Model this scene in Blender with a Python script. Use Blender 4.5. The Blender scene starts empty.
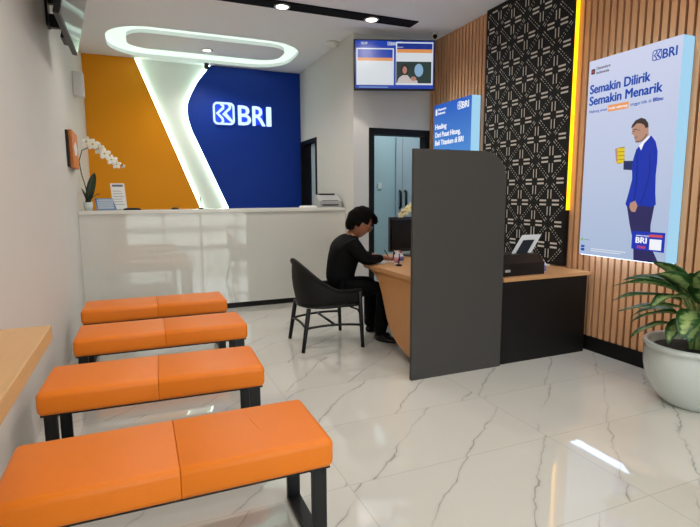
import bpy, bmesh, math, random
from mathutils import Vector, Matrix
random.seed(4)
sc = bpy.context.scene
COL = sc.collection
R = math.radians
PI = math.pi

# ---------------------------------------------------------------- materials
def lin(c):
    return tuple(((v/255)/12.92 if v/255 <= .04045 else ((v/255+.055)/1.055)**2.4) for v in c)
def mat(name, rgb, rough=.5, metal=0, spec=.5, emit=None, es=0, noise=0, nscale=8, bump=0, bscale=60, coat=0, stretch=None):
    m = bpy.data.materials.new(name); m.use_nodes = True
    nt = m.node_tree; b = nt.nodes['Principled BSDF']
    c = lin(rgb)
    b.inputs['Base Color'].default_value = (*c, 1)
    b.inputs['Roughness'].default_value = rough
    b.inputs['Metallic'].default_value = metal
    b.inputs['Specular IOR Level'].default_value = spec
    b.inputs['Coat Weight'].default_value = coat
    if emit:
        b.inputs['Emission Color'].default_value = (*lin(emit), 1)
        b.inputs['Emission Strength'].default_value = es
    if noise or bump:
        tc = nt.nodes.new('ShaderNodeTexCoord')
        src = tc.outputs['Object']
        if stretch:
            mp = nt.nodes.new('ShaderNodeMapping'); mp.inputs['Scale'].default_value = stretch
            nt.links.new(src, mp.inputs['Vector']); src = mp.outputs['Vector']
        if noise:
            n = nt.nodes.new('ShaderNodeTexNoise'); n.inputs['Scale'].default_value = nscale
            n.inputs['Detail'].default_value = 5
            nt.links.new(src, n.inputs['Vector'])
            mx = nt.nodes.new('ShaderNodeMix'); mx.data_type = 'RGBA'
            mx.inputs['A'].default_value = (*[v*(1-noise) for v in c], 1)
            mx.inputs['B'].default_value = (*[min(1, v*(1+noise)) for v in c], 1)
            nt.links.new(n.outputs['Fac'], mx.inputs['Factor'])
            nt.links.new(mx.outputs['Result'], b.inputs['Base Color'])
        if bump:
            n2 = nt.nodes.new('ShaderNodeTexNoise'); n2.inputs['Scale'].default_value = bscale
            nt.links.new(src, n2.inputs['Vector'])
            bp = nt.nodes.new('ShaderNodeBump'); bp.inputs['Strength'].default_value = bump
            bp.inputs['Distance'].default_value = .01
            nt.links.new(n2.outputs['Fac'], bp.inputs['Height'])
            nt.links.new(bp.outputs['Normal'], b.inputs['Normal'])
    return m
def emat(name, rgb, s=1.0):
    return mat(name, (10, 10, 10), .4, emit=rgb, es=s)

M = {}
M['wall'] = mat('wall_paint', (216, 213, 207), .55, noise=.02, nscale=3)
M['ceil'] = mat('ceiling_paint', (243, 244, 248), .8, spec=.2, noise=.01, nscale=2)
M['orange_panel'] = mat('orange_panel_lacquer', (236, 150, 0), .5, spec=.25, noise=.03, nscale=2)
M['blue_panel'] = mat('blue_panel_lacquer', (0, 50, 150), .5, spec=.25, noise=.03, nscale=2)
M['white_panel'] = mat('white_backing_panel', (228, 232, 226), .5)
M['white_gloss'] = mat('counter_white_gloss', (212, 211, 203), .05, noise=.01, nscale=2, coat=1)
M['white_top'] = mat('counter_top_stone', (222, 220, 212), .2)
M['black'] = mat('black_laminate', (13, 12, 12), .5, spec=.3, noise=.08, nscale=20)
M['track_black'] = mat('matt_black_channel', (12, 12, 12), .85, spec=.2)
M['blackmetal'] = mat('black_painted_metal', (11, 11, 12), .45, spec=.35, noise=.1, nscale=30)
M['blackplastic'] = mat('black_plastic', (13, 13, 14), .4, spec=.35, noise=.05, nscale=30)
M['grey_board'] = mat('grey_laminate_board', (64, 62, 60), .6, spec=.35, noise=.04, nscale=40)
M['orange_leather'] = mat('orange_leatherette', (230, 122, 24), .42, spec=.32, noise=.05, nscale=5, bump=.12, bscale=220)
M['oak'] = mat('oak_veneer', (196, 146, 98), .45, noise=.16, nscale=6, stretch=(1, 12, 12))
M['oak_v'] = mat('oak_veneer_upright', (192, 138, 88), .45, noise=.12, nscale=5, stretch=(12, 12, 1))
M['oak_slat'] = mat('oak_slat_veneer', (218, 164, 120), .5, noise=.14, nscale=5, stretch=(5, 14, .5))
M['oak_ledge'] = mat('oak_ledge_veneer', (206, 160, 108), .4, noise=.1, nscale=8, stretch=(14, 1, 14))
M['slat_back'] = mat('slat_backing', (74, 40, 24), .7, noise=.1)
M['lattice'] = mat('black_lattice_board', (12, 11, 11), .55, spec=.3, noise=.08, nscale=20)
M['slot'] = mat('pale_slot_backing', (212, 205, 196), .6)
M['glass'] = None
M['silver'] = mat('brushed_steel', (190, 190, 192), .3, metal=1)
M['white_plastic'] = mat('white_plastic', (225, 225, 222), .4)
M['grey_plastic'] = mat('grey_plastic', (165, 166, 166), .45)
M['ceramic'] = mat('pot_glazed_ceramic', (200, 205, 200), .18, noise=.04, nscale=3, coat=.3)
M['soil'] = mat('potting_soil', (40, 32, 26), .9, noise=.3, nscale=40, bump=.6, bscale=60)
M['leaf_dark'] = mat('leaf_green', (46, 88, 34), .35, noise=.3, nscale=14)
M['leaf_pale'] = mat('leaf_pale_centre', (150, 170, 92), .35, noise=.3, nscale=22)
M['stalk'] = mat('leaf_stalk', (120, 140, 78), .5, noise=.2, nscale=20)
M['orchid_leaf'] = mat('orchid_leaf', (26, 46, 24), .35, noise=.2)
M['petal'] = mat('white_petal', (240, 238, 228), .5, noise=.03, nscale=30)
M['petal_y'] = mat('cream_petal', (236, 226, 178), .5, noise=.05, nscale=30)
M['orchid_core'] = mat('orchid_core', (214, 176, 60), .5)
M['skin'] = mat('skin', (150, 98, 72), .5, noise=.06, nscale=12)
M['hair'] = mat('black_hair', (6, 5, 5), .85, spec=.1, noise=.3, nscale=60, bump=.4, bscale=90)
M['shirt'] = mat('black_shirt', (10, 10, 11), .9, spec=.15, noise=.12, nscale=9, bump=.25, bscale=14)
M['trousers'] = mat('black_trousers', (8, 8, 9), .9, spec=.15, noise=.1, nscale=9, bump=.25, bscale=14)
M['shoe'] = mat('black_shoe', (9, 9, 10), .4, spec=.3)
M['wicker'] = mat('black_woven_rattan', (13, 13, 13), .65, spec=.3, noise=.35, nscale=90, bump=.7, bscale=150)
M['cushion_tan'] = mat('tan_cushion', (126, 112, 92), .8, noise=.1)
M['room_blue'] = mat('back_room_paint', (178, 199, 203), .6, noise=.02)
M['room_blue2'] = mat('back_room_door', (176, 190, 197), .5, noise=.02)
M['screen_dark'] = mat('dark_screen', (20, 21, 24), .18)
M['screen_tv'] = mat('grey_screen_glass', (44, 45, 48), .08)
M['paper'] = mat('white_paper', (235, 235, 232), .7)
M['support'] = mat('pale_grey_plastic', (205, 206, 206), .5)
M['ink_grey'] = mat('grey_ink', (110, 110, 125), .7)
M['blue_card'] = mat('pale_blue_card', (88, 126, 168), .5, noise=.05)
M['pink'] = mat('pink_label', (206, 130, 150), .5)
M['clear'] = mat('bottle_plastic', (222, 224, 232), .2)
M['red'] = mat('red_cap', (190, 50, 50), .4)
M['purple'] = mat('violet_label', (120, 110, 180), .4)
M['amber'] = mat('orange_print', (208, 120, 50), .5, noise=.2, nscale=20)
M['asphalt'] = mat('outside_paving', (176, 172, 165), .8, noise=.12, nscale=3)
M['led_white'] = emat('cool_led_strip', (214, 248, 226), 11.0)
M['led_cove'] = emat('cove_led_diffuser', (222, 248, 228), 1.25)
M['led_yellow'] = emat('yellow_led_strip', (255, 190, 16), 2.4)
M['logo_glow'] = emat('lit_logo_face', (205, 232, 255), 1.35)
M['logo_halo'] = emat('blue_logo_backlight', (6, 40, 230), 3.5)
M['lamp_warm'] = emat('lamp_lens', (255, 243, 222), 9)
M['led_under'] = emat('underside_led', (205, 226, 255), 5.0)
M['box_side'] = emat('lightbox_side', (168, 220, 250), .95)
M['p_blue'] = emat('print_royal_blue', (18, 74, 178), .9)
M['p_navy'] = emat('print_navy', (28, 40, 110), .9)
M['p_jacket'] = emat('print_suit_blue', (14, 52, 182), .9)
M['p_jacket_d'] = emat('print_suit_fold', (10, 34, 128), .9)
M['p_sleeve'] = emat('print_sleeve', (34, 48, 100), .9)
M['p_trouser'] = emat('print_trousers', (46, 44, 98), .9)
M['p_skin'] = emat('print_skin', (196, 150, 128), .9)
M['p_stubble'] = emat('print_stubble', (140, 104, 92), .9)
M['p_hair'] = emat('print_hair', (62, 50, 48), .9)
M['p_white'] = emat('print_white', (246, 248, 255), 1.0)
M['p_yellow'] = emat('print_yellow', (232, 206, 40), .95)
M['p_gold'] = emat('print_gold', (182, 150, 30), .9)
M['p_orange'] = emat('print_orange', (242, 160, 96), .95)
M['p_dark'] = emat('print_dark', (66, 48, 62), .9)
M['p_red'] = emat('print_red', (226, 84, 84), .9)
M['p_badge'] = emat('print_badge_blue', (24, 56, 190), .9)
M['p_green'] = emat('print_green', (128, 204, 104), .9)
M['p_grey'] = emat('print_grey', (120, 140, 180), .9)
M['tv_blue'] = emat('screen_blue', (20, 62, 172), .9)
M['tv_blue2'] = emat('screen_deep_blue', (16, 46, 140), .9)
M['tv_white'] = emat('screen_white', (214, 220, 226), .95)
M['tv_orange'] = emat('screen_orange', (226, 150, 84), .9)
M['tv_green'] = emat('screen_dark_green', (34, 56, 54), .9)
M['tv_skin'] = emat('screen_skin', (186, 130, 116), .85)
M['tv_hair'] = emat('screen_hair', (42, 28, 32), .9)
M['tv_cloth'] = emat('screen_cloth', (206, 196, 196), .85)
M['tv_sky'] = emat('screen_pale_blue', (140, 178, 210), .9)

def gradmat(name, top, bot, s, axis='Z'):
    m = bpy.data.materials.new(name); m.use_nodes = True
    nt = m.node_tree; b = nt.nodes['Principled BSDF']
    b.inputs['Base Color'].default_value = (.02, .02, .02, 1); b.inputs['Roughness'].default_value = .3
    tc = nt.nodes.new('ShaderNodeTexCoord'); sp = nt.nodes.new('ShaderNodeSeparateXYZ')
    nt.links.new(tc.outputs['Generated'], sp.inputs[0])
    mx = nt.nodes.new('ShaderNodeMix'); mx.data_type = 'RGBA'
    mx.inputs['A'].default_value = (*lin(bot), 1); mx.inputs['B'].default_value = (*lin(top), 1)
    nt.links.new(sp.outputs[axis], mx.inputs['Factor'])
    nt.links.new(mx.outputs['Result'], b.inputs['Emission Color'])
    b.inputs['Emission Strength'].default_value = s
    return m
# the printed advertisements have their own colour fades
M['print_pale'] = gradmat('advert_pale_print', (214, 220, 246), (176, 194, 224), .93)
M['print_blue'] = gradmat('advert_blue_print', (22, 92, 196), (110, 190, 246), .95)

def glass_mat():
    m = bpy.data.materials.new('window_glass'); m.use_nodes = True
    nt = m.node_tree; nt.nodes.remove(nt.nodes['Principled BSDF'])
    out = nt.nodes['Material Output']
    t = nt.nodes.new('ShaderNodeBsdfTransparent'); g = nt.nodes.new('ShaderNodeBsdfGlossy')
    t.inputs['Color'].default_value = (.93, .96, .95, 1)
    g.inputs['Roughness'].default_value = .02
    f = nt.nodes.new('ShaderNodeFresnel'); f.inputs['IOR'].default_value = 1.45
    mx = nt.nodes.new('ShaderNodeMixShader')
    nt.links.new(f.outputs[0], mx.inputs[0]); nt.links.new(t.outputs[0], mx.inputs[1]); nt.links.new(g.outputs[0], mx.inputs[2])
    nt.links.new(mx.outputs[0], out.inputs['Surface'])
    return m
M['glass'] = glass_mat()

def floor_mat():
    m = bpy.data.materials.new('polished_marble_tile'); m.use_nodes = True
    nt = m.node_tree; N = nt.nodes; L = nt.links
    b = N['Principled BSDF']; b.inputs['Roughness'].default_value = .035
    b.inputs['Specular IOR Level'].default_value = .75; b.inputs['Coat Weight'].default_value = .35; b.inputs['Coat Roughness'].default_value = .02
    tc = N.new('ShaderNodeTexCoord'); sp = N.new('ShaderNodeSeparateXYZ'); L.new(tc.outputs['Object'], sp.inputs[0])
    def math_(op, a, bb=None, c=None):
        n = N.new('ShaderNodeMath'); n.operation = op
        for i, v in enumerate((a, bb, c)):
            if v is None: continue
            if isinstance(v, (int, float)): n.inputs[i].default_value = v
            else: L.new(v, n.inputs[i])
        return n.outputs[0]
    tx = math_('DIVIDE', math_('ADD', sp.outputs[0], -.83+12.0), 1.2)
    ty = math_('DIVIDE', math_('ADD', sp.outputs[1], -1.995+6.0), .6)
    fx, fy = math_('FRACT', tx), math_('FRACT', ty)
    ix, iy = math_('FLOOR', tx), math_('FLOOR', ty)
    def edge(f, w):
        d = math_('MINIMUM', f, math_('SUBTRACT', 1.0, f))
        return math_('LESS_THAN', d, w)
    grout = math_('MAXIMUM', edge(fx, .0016), edge(fy, .0032))
    cmb = N.new('ShaderNodeCombineXYZ'); L.new(ix, cmb.inputs[0]); L.new(iy, cmb.inputs[1])
    wn = N.new('ShaderNodeTexWhiteNoise'); wn.noise_dimensions = '3D'; L.new(cmb.outputs[0], wn.inputs['Vector'])
    vm = N.new('ShaderNodeVectorMath'); vm.operation = 'MULTIPLY_ADD'
    L.new(wn.outputs['Color'], vm.inputs[0]); vm.inputs[1].default_value = (9, 9, 9); L.new(tc.outputs['Object'], vm.inputs[2])
    mp = N.new('ShaderNodeMapping'); mp.vector_type = 'TEXTURE'; mp.inputs['Rotation'].default_value = (0, 0, R(-48)); mp.inputs['Scale'].default_value = (1, 1.7, 1)
    L.new(vm.outputs[0], mp.inputs['Vector'])
    def smooth(d, w):
        mr = N.new('ShaderNodeMapRange'); mr.interpolation_type = 'SMOOTHSTEP'
        mr.inputs['From Min'].default_value = 0; mr.inputs['From Max'].default_value = w
        mr.inputs['To Min'].default_value = 1; mr.inputs['To Max'].default_value = 0
        L.new(d, mr.inputs['Value']); return mr.outputs[0]
    wv = N.new('ShaderNodeTexWave'); wv.wave_type = 'BANDS'; wv.bands_direction = 'X'; wv.wave_profile = 'TRI'
    wv.inputs['Scale'].default_value = .85; wv.inputs['Distortion'].default_value = 3.4; wv.inputs['Detail'].default_value = 5
    wv.inputs['Detail Scale'].default_value = 1.5; wv.inputs['Detail Roughness'].default_value = .62
    L.new(mp.outputs[0], wv.inputs['Vector'])
    dist = math_('SUBTRACT', 1.0, wv.outputs['Fac'])
    vein = smooth(dist, .030); soft = smooth(dist, .13)
    n2 = N.new('ShaderNodeTexNoise'); n2.inputs['Scale'].default_value = 2.6; n2.inputs['Detail'].default_value = 2
    L.new(vm.outputs[0], n2.inputs['Vector'])
    gate = N.new('ShaderNodeMapRange'); gate.inputs['From Min'].default_value = .33; gate.inputs['From Max'].default_value = .56
    L.new(n2.outputs['Fac'], gate.inputs['Value'])
    v = math_('MULTIPLY', vein, gate.outputs[0])
    v = math_('ADD', math_('MULTIPLY', v, .5), math_('MULTIPLY', math_('MULTIPLY', soft, gate.outputs[0]), .10))
    n3 = N.new('ShaderNodeTexNoise'); n3.inputs['Scale'].default_value = 1.3; n3.inputs['Detail'].default_value = 3
    L.new(vm.outputs[0], n3.inputs['Vector'])
    base = N.new('ShaderNodeMix'); base.data_type = 'RGBA'
    base.inputs['A'].default_value = (*lin((202, 200, 191)), 1); base.inputs['B'].default_value = (*lin((215, 212, 204)), 1)
    L.new(n3.outputs['Fac'], base.inputs['Factor'])
    m2 = N.new('ShaderNodeMix'); m2.data_type = 'RGBA'
    L.new(v, m2.inputs['Factor']); L.new(base.outputs['Result'], m2.inputs['A'])
    m2.inputs['B'].default_value = (*lin((96, 92, 88)), 1)
    m3 = N.new('ShaderNodeMix'); m3.data_type = 'RGBA'
    L.new(grout, m3.inputs['Factor']); L.new(m2.outputs['Result'], m3.inputs['A'])
    m3.inputs['B'].default_value = (*lin((184, 180, 172)), 1)
    L.new(m3.outputs['Result'], b.inputs['Base Color'])
    nb = N.new('ShaderNodeTexNoise'); nb.inputs['Scale'].default_value = 5; nb.inputs['Detail'].default_value = 1
    L.new(tc.outputs['Object'], nb.inputs['Vector'])
    bp = N.new('ShaderNodeBump'); bp.inputs['Strength'].default_value = .018; bp.inputs['Distance'].default_value = .02
    L.new(nb.outputs['Fac'], bp.inputs['Height']); L.new(bp.outputs['Normal'], b.inputs['Normal'])
    return m
M['floor'] = floor_mat()

# ---------------------------------------------------------------- mesh helpers
def link(name, me, parent=None):
    o = bpy.data.objects.new(name, me); COL.objects.link(o)
    if parent is not None:
        o.parent = parent
    return o
def tag(o, label=None, cat=None, group=None, kind=None):
    if label: o['label'] = label
    if cat: o['category'] = cat
    if group: o['group'] = group
    if kind: o['kind'] = kind
    return o
def empty(name, loc, label, cat, group=None, rz=0):
    o = bpy.data.objects.new(name, None); COL.objects.link(o)
    o.location = loc; o.rotation_euler = (0, 0, rz); o.empty_display_size = .1
    return tag(o, label, cat, group)

class MB:
    """collects shapes into one mesh"""
    def __init__(s): s.v = []; s.f = []; s.mi = []; s.sm = []
    def add(s, vs, fs, mi=0, smooth=False, mx=None):
        k = len(s.v)
        for p in vs:
            p = Vector(p)
            s.v.append(mx @ p if mx is not None else p)
        for f in fs:
            s.f.append([k+i for i in f]); s.mi.append(mi); s.sm.append(smooth)
    def box(s, x0, x1, y0, y1, z0, z1, mi=0, bev=0, mx=None, seg=2):
        bm = bmesh.new()
        bmesh.ops.create_cube(bm, size=1)
        for v in bm.verts:
            v.co = Vector(((x0+x1)/2+v.co.x*(x1-x0), (y0+y1)/2+v.co.y*(y1-y0), (z0+z1)/2+v.co.z*(z1-z0)))
        if bev:
            bmesh.ops.bevel(bm, geom=bm.edges[:], offset=bev, segments=seg, affect='EDGES', profile=.5)
        s.bm(bm, mi, bool(bev) and seg > 2, mx)
    def bm(s, bm, mi=0, smooth=False, mx=None):
        bm.verts.ensure_lookup_table()
        bm.verts.index_update()
        s.add([v.co.copy() for v in bm.verts], [[v.index for v in f.verts] for f in bm.faces], mi, smooth, mx)
        bm.free()
    def tube(s, pts, rad, seg=8, mi=0, mx=None, caps=True, smooth=True):
        pts = [Vector(p) for p in pts]
        rads = rad if isinstance(rad, (list, tuple)) else [rad]*len(pts)
        vs = []; n = len(pts)
        prev = None
        for i, p in enumerate(pts):
            t = (pts[min(i+1, n-1)]-pts[max(i-1, 0)]).normalized()
            if prev is None:
                a = Vector((0, 0, 1)) if abs(t.z) < .9 else Vector((1, 0, 0))
                u = t.cross(a).normalized()
            else:
                u = (prev - t*prev.dot(t)).normalized()
            prev = u; w = t.cross(u)
            for k in range(seg):
                a = 2*PI*k/seg
                vs.append(p+(u*math.cos(a)+w*math.sin(a))*rads[i])
        fs = []
        for i in range(n-1):
            for k in range(seg):
                k2 = (k+1) % seg
                fs.append([i*seg+k, i*seg+k2, (i+1)*seg+k2, (i+1)*seg+k])
        if caps:
            fs.append(list(range(seg))[::-1]); fs.append([(n-1)*seg+k for k in range(seg)])
        s.add(vs, fs, mi, smooth, mx)
    def lathe(s, prof, cx=0, cy=0, seg=32, mi=0, mx=None, smooth=True):
        vs = []; fs = []
        n = len(prof)
        for r, z in prof:
            for k in range(seg):
                a = 2*PI*k/seg
                vs.append((cx+r*math.cos(a), cy+r*math.sin(a), z))
        for i in range(n-1):
            for k in range(seg):
                k2 = (k+1) % seg
                fs.append([i*seg+k, i*seg+k2, (i+1)*seg+k2, (i+1)*seg+k])
        if prof[0][0] < .002: fs.append(list(range(seg))[::-1])
        if prof[-1][0] < .002: fs.append([(n-1)*seg+k for k in range(seg)])
        s.add(vs, fs, mi, smooth, mx)
    def ball(s, c, r, mi=0, seg=12, sc_=(1, 1, 1), mx=None, rot=None):
        bm = bmesh.new(); bmesh.ops.create_uvsphere(bm, u_segments=seg, v_segments=max(6, seg//2+2), radius=1)
        for v in bm.verts:
            q = Vector((v.co.x*r*sc_[0], v.co.y*r*sc_[1], v.co.z*r*sc_[2]))
            if rot is not None: q = rot @ q
            v.co = q+Vector(c)
        s.bm(bm, mi, True, mx)
    def prism(s, poly, d0, d1, mi=0, mx=None):
        """polygon in local XY, extruded along local Z from d0 to d1"""
        n = len(poly)
        area = sum(poly[i][0]*poly[(i+1) % n][1]-poly[(i+1) % n][0]*poly[i][1] for i in range(n))
        if area < 0: poly = poly[::-1]
        vs = [(x, y, d0) for x, y in poly]+[(x, y, d1) for x, y in poly]
        fs = [list(range(n))[::-1], [n+i for i in range(n)]]
        for i in range(n):
            j = (i+1) % n
            fs.append([i, j, n+j, n+i])
        s.add(vs, fs, mi, False, mx)
    def build(s, name, mats, parent=None, origin=None):
        me = bpy.data.meshes.new(name)
        if origin is not None:
            og = Vector(origin); vv = [p-og for p in s.v]
        else: vv = s.v
        me.from_pydata([tuple(p) for p in vv], [], s.f); me.update()
        mats = mats if isinstance(mats, (list, tuple)) else [mats]
        for m in mats: me.materials.append(m)
        for i, p in enumerate(me.polygons):
            p.material_index = s.mi[i]; p.use_smooth = s.sm[i]
        o = link(name, me, parent)
        if origin is not None: o.location = og
        return o
def boxo(name, m, parent, *a, **k):
    b = MB(); b.box(*a, **k); return b.build(name, m, parent)

# local frames: columns are (right, up, outward)
def frame(o, r, u, n):
    m = Matrix((( r[0], u[0], n[0], o[0]), (r[1], u[1], n[1], o[1]), (r[2], u[2], n[2], o[2]), (0, 0, 0, 1)))
    return m
_dg = None
def text_bm(s, h=None, w=None, bold=0.0, depth=.002, shear=0, res=3):
    """text as a bmesh in local XY, left baseline at 0; scaled to cap height h or to width w"""
    cu = bpy.data.curves.new('lettering', 'FONT'); cu.body = s; cu.size = 1; cu.offset = bold; cu.extrude = .01
    cu.resolution_u = res; cu.shear = shear
    ob = bpy.data.objects.new('lettering', cu); COL.objects.link(ob)
    dg = bpy.context.evaluated_depsgraph_get(); dg.update()
    me = bpy.data.meshes.new_from_object(ob.evaluated_get(dg))
    bm = bmesh.new(); bm.from_mesh(me)
    bpy.data.objects.remove(ob); bpy.data.curves.remove(cu); bpy.data.meshes.remove(me)
    xs = [v.co.x for v in bm.verts]; x0, x1 = min(xs), max(xs)
    ky = (h/.7) if h else None
    kx = (w/(x1-x0)) if w else ky
    if ky is None: ky = kx
    z0 = min(v.co.z for v in bm.verts); z1 = max(v.co.z for v in bm.verts)
    for v in bm.verts:
        v.co = Vector(((v.co.x-x0)*kx, v.co.y*ky, (v.co.z-z0)/(z1-z0)*depth))
    return bm
def put_text(mb, s, x, y, h=None, w=None, mi=0, mx=None, d=0.0, bold=0.0, depth=.002):
    b = bold*(h or .05)*1.2
    for dx, dy in ((-b, 0), (b, 0), (0, b*.7), (0, -b*.7)) if b else ((0, 0),):
        bm = text_bm(s, h, w, 0, depth)
        for v in bm.verts: v.co += Vector((x+dx, y+dy, d))
        mb.bm(bm, mi, False, mx)
def rrect(x0, x1, y0, y1, r, n=6):
    p = []
    for cx, cy, a in ((x1-r, y1-r, 0), (x0+r, y1-r, 90), (x0+r, y0+r, 180), (x1-r, y0+r, 270)):
        for i in range(n+1):
            t = R(a+90*i/n); p.append((cx+r*math.cos(t), cy+r*math.sin(t)))
    return p
def strip_poly(pts, w):
    """thick polyline outline"""
    P = [Vector((x, y)) for x, y in pts]; n = len(P); A = []; B = []
    for i in range(n):
        d = (P[min(i+1, n-1)]-P[max(i-1, 0)]).normalized(); nn = Vector((-d.y, d.x))
        if 0 < i < n-1:
            d1 = (P[i]-P[i-1]).normalized(); k = max(.5, abs(Vector((-d1.y, d1.x)).dot(nn)))
        else: k = 1
        A.append(tuple(P[i]+nn*w/2/k)); B.append(tuple(P[i]-nn*w/2/k))
    return A, B
def thick_line(mb, pts, w, d0, d1, mi=0, mx=None):
    A, B = strip_poly(pts, w)
    for i in range(len(pts)-1):
        mb.prism([B[i], B[i+1], A[i+1], A[i]], d0, d1, mi, mx)
def ring(mb, outer, inner, d0, d1, mi=0, mx=None):
    n = len(outer)
    vs = [(x, y, d0) for x, y in outer]+[(x, y, d0) for x, y in inner]+[(x, y, d1) for x, y in outer]+[(x, y, d1) for x, y in inner]
    fs = []
    for i in range(n):
        j = (i+1) % n
        fs += [[2*n+i, 2*n+j, 3*n+j, 3*n+i], [j, i, n+i, n+j], [i, j, 2*n+j, 2*n+i], [n+j, n+i, 3*n+i, 3*n+j]]
    mb.add(vs, fs, mi, False, mx)
def bank_logo(mb, x, y, h, mi, mx, d0, d1, text=True):
    """rounded square with two bent ribbons, then three letters"""
    w = h*.97; t = h*.085
    o = rrect(x, x+w, y, y+h, h*.2); i = rrect(x+t, x+w-t, y+t, y+h-t, h*.13)
    ring(mb, o, i, d0, d1, mi, mx)
    q = lambda u, v: (x+u*w, y+v*h)
    thick_line(mb, [q(.36, .93), q(.47, .84), q(.47, .74), q(.2, .5), q(.42, .28), q(.45, .16), q(.38, .07)], h*.10, d0, d1, mi, mx)
    thick_line(mb, [q(.74, .93), q(.80, .84), q(.78, .74), q(.52, .5), q(.93, .10)], h*.10, d0, d1, mi, mx)
    if text:
        put_text(mb, 'BRI', x+w+h*.1, y+h*.03, h=h*.86, w=h*1.42, mi=mi, mx=mx, d=d0, bold=.03, depth=d1-d0)

# ---------------------------------------------------------------- room dimensions
XL, XR, YB, YF, ZC = -.59, 3.53, 7.90, -1.7, 3.25
XS, YP = 2.46, 5.72      # side wall of the teller bay / partition that carries the door
S = lambda o: tag(o, kind='structure')

S(boxo('floor', M['floor'], None, XL-.1, 5.6, YF-.1, 9.2, -.12, 0))
# ceiling slab with the oval cove and the recessed black track cut out of it
OVO = rrect(-.25, 2.13, 6.40, 7.75, .52, 8); OVI = rrect(-.02, 1.94, 6.64, 7.32, .26, 8)
def ceiling():
    bm = bmesh.new()
    def loop(pts, z):
        vs = [bm.verts.new((x, y, z)) for x, y in pts]
        return [bm.edges.new((vs[i], vs[(i+1) % len(vs)])) for i in range(len(vs))]
    e = loop([(XL-.1, YF-.1), (5.6, YF-.1), (5.6, 9.2), (XL-.1, 9.2)], ZC)
    e += loop(OVO, ZC)
    bmesh.ops.triangle_fill(bm, use_beauty=True, edges=e)
    bm.verts.index_update()
    mb = MB(); mb.bm(bm)
    n = len(OVO)
    for i in range(n):            # wall of the cove
        j = (i+1) % n
        a, b = OVO[i], OVO[j]
        mb.add([(*a, ZC), (*b, ZC), (*b, ZC+.12), (*a, ZC+.12)], [[3, 2, 1, 0]])
    mb.box(XL-.1, 5.6, YF-.1, 9.2, ZC+.13, ZC+.25)
    return mb.build('ceiling', M['ceil'])
S(ceiling())
def cove():
    root = empty('cove_light', (.95, 7.0, ZC), 'glowing oval cove light in the ceiling over the teller counter', 'ceiling light')
    mb = MB()
    off = [(x-.95, y-7.0) for x, y in OVO]; inn = [(x-.95, y-7.0) for x, y in OVI]
    ring(mb, off, inn, .045, .055)
    mb.build('led_diffuser', M['led_cove'], root)
    mb = MB(); mb.prism(inn, 0, .045)
    mb.build('island', M['ceil'], root)
cove()

b = MB(); b.box(XL-.1, XL, YF, YB+.1, 0, ZC)
S(b.build('wall_left', M['wall']))
b = MB(); b.box(XL, XS+.1, YB, YB+.1, 0, ZC)
S(b.build('wall_back', M['white_panel']))
# right wall: backing board with upright oak slats
b = MB(); b.box(XR+.03, XR+.13, YF, YP, 0, ZC, mi=1)
y = YP-.01; pitch = .062
while y > YF+.1:
    b.box(XR, XR+.031, y-.042, y, .125, ZC, mi=0)
    y -= pitch
S(b.build('wall_right', [M['oak_slat'], M['slat_back']]))
S(boxo('baseboard_right', M['black'], None, XR-.008, XR+.03, YF, YP, 0, .125))
# side wall of teller bay with its doorway, and the partition with the open doorway
b = MB()
b.box(XS, XS+.1, YP, 7.10, 0, ZC); b.box(XS, XS+.1, 7.86, YB, 0, ZC); b.box(XS, XS+.1, 7.10, 7.86, 2.17, ZC)
S(b.build('wall_side', M['wall']))
b = MB()
b.box(XS+.1, 2.68, YP, YP+.1, 0, ZC); b.box(3.52, 3.66, YP, YP+.1, 0, ZC); b.box(2.68, 3.52, YP, YP+.1, 2.155, ZC)
S(b.build('wall_partition', M['wall']))
def door_frame(name, parts):
    b = MB()
    for p in parts: b.box(*p)
    return S(b.build(name, M['black']))
door_frame('door_1', [(2.665, 2.735, YP-.012, YP+.112, 0, 2.165), (3.455, 3.525, YP-.012, YP+.112, 0, 2.165), (2.735, 3.455, YP-.012, YP+.112, 2.085, 2.165)])
d2 = door_frame('door_2', [(XS-.012, XS+.112, 7.08, 7.13, 0, 2.19), (XS-.012, XS+.112, 7.83, 7.88, 0, 2.19), (XS-.012, XS+.112, 7.13, 7.83, 2.13, 2.19)])
boxo('door_leaf', M['room_blue2'], d2, XS+.06, XS+.10, 7.13, 7.52, .01, 2.13)
boxo('dark_leaf', M['black'], d2, XS+.05, XS+.10, 7.521, 7.83, .01, 2.13)
# back room beyond the doorway
b = MB()
b.box(XS+.1, 3.86, 7.60, 7.7, 0, ZC); b.box(3.86, 5.6, 8.0, 8.1, 0, ZC); b.box(3.76, 3.86, 7.7, 8.1, 0, ZC)
b.box(5.5, 5.6, YP+.1, 8.0, 0, ZC); b.box(3.66, 5.6, YP, YP+.1, 0, ZC)
S(b.build('wall_store', M['room_blue']))
d3 = MB(); d3.box(4.24, 5.05, 7.95, 7.998, .01, 2.35)
d3 = S(d3.build('door_3', M['room_blue2']))
for x in (4.31, 4.42):
    b = MB(); b.tube([(x, 7.949, 1.12), (x, 7.90, 1.14), (x, 7.90, 1.40), (x, 7.949, 1.42)], .022, 8)
    b.build('door_handle', M['blackmetal'], d3)
b = MB(); b.box(4.355, 4.37, 7.942, 7.949, .01, 2.35); b.build('door_edge', M['grey_plastic'], d3)
b = MB(); b.box(3.70, 3.77, 7.585, 7.599, 1.45, 1.55, bev=.004)
tag(b.build('light_switch', M['white_plastic']), 'pale switch plate on the blue wall seen through the open doorway', 'switch')
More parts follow.
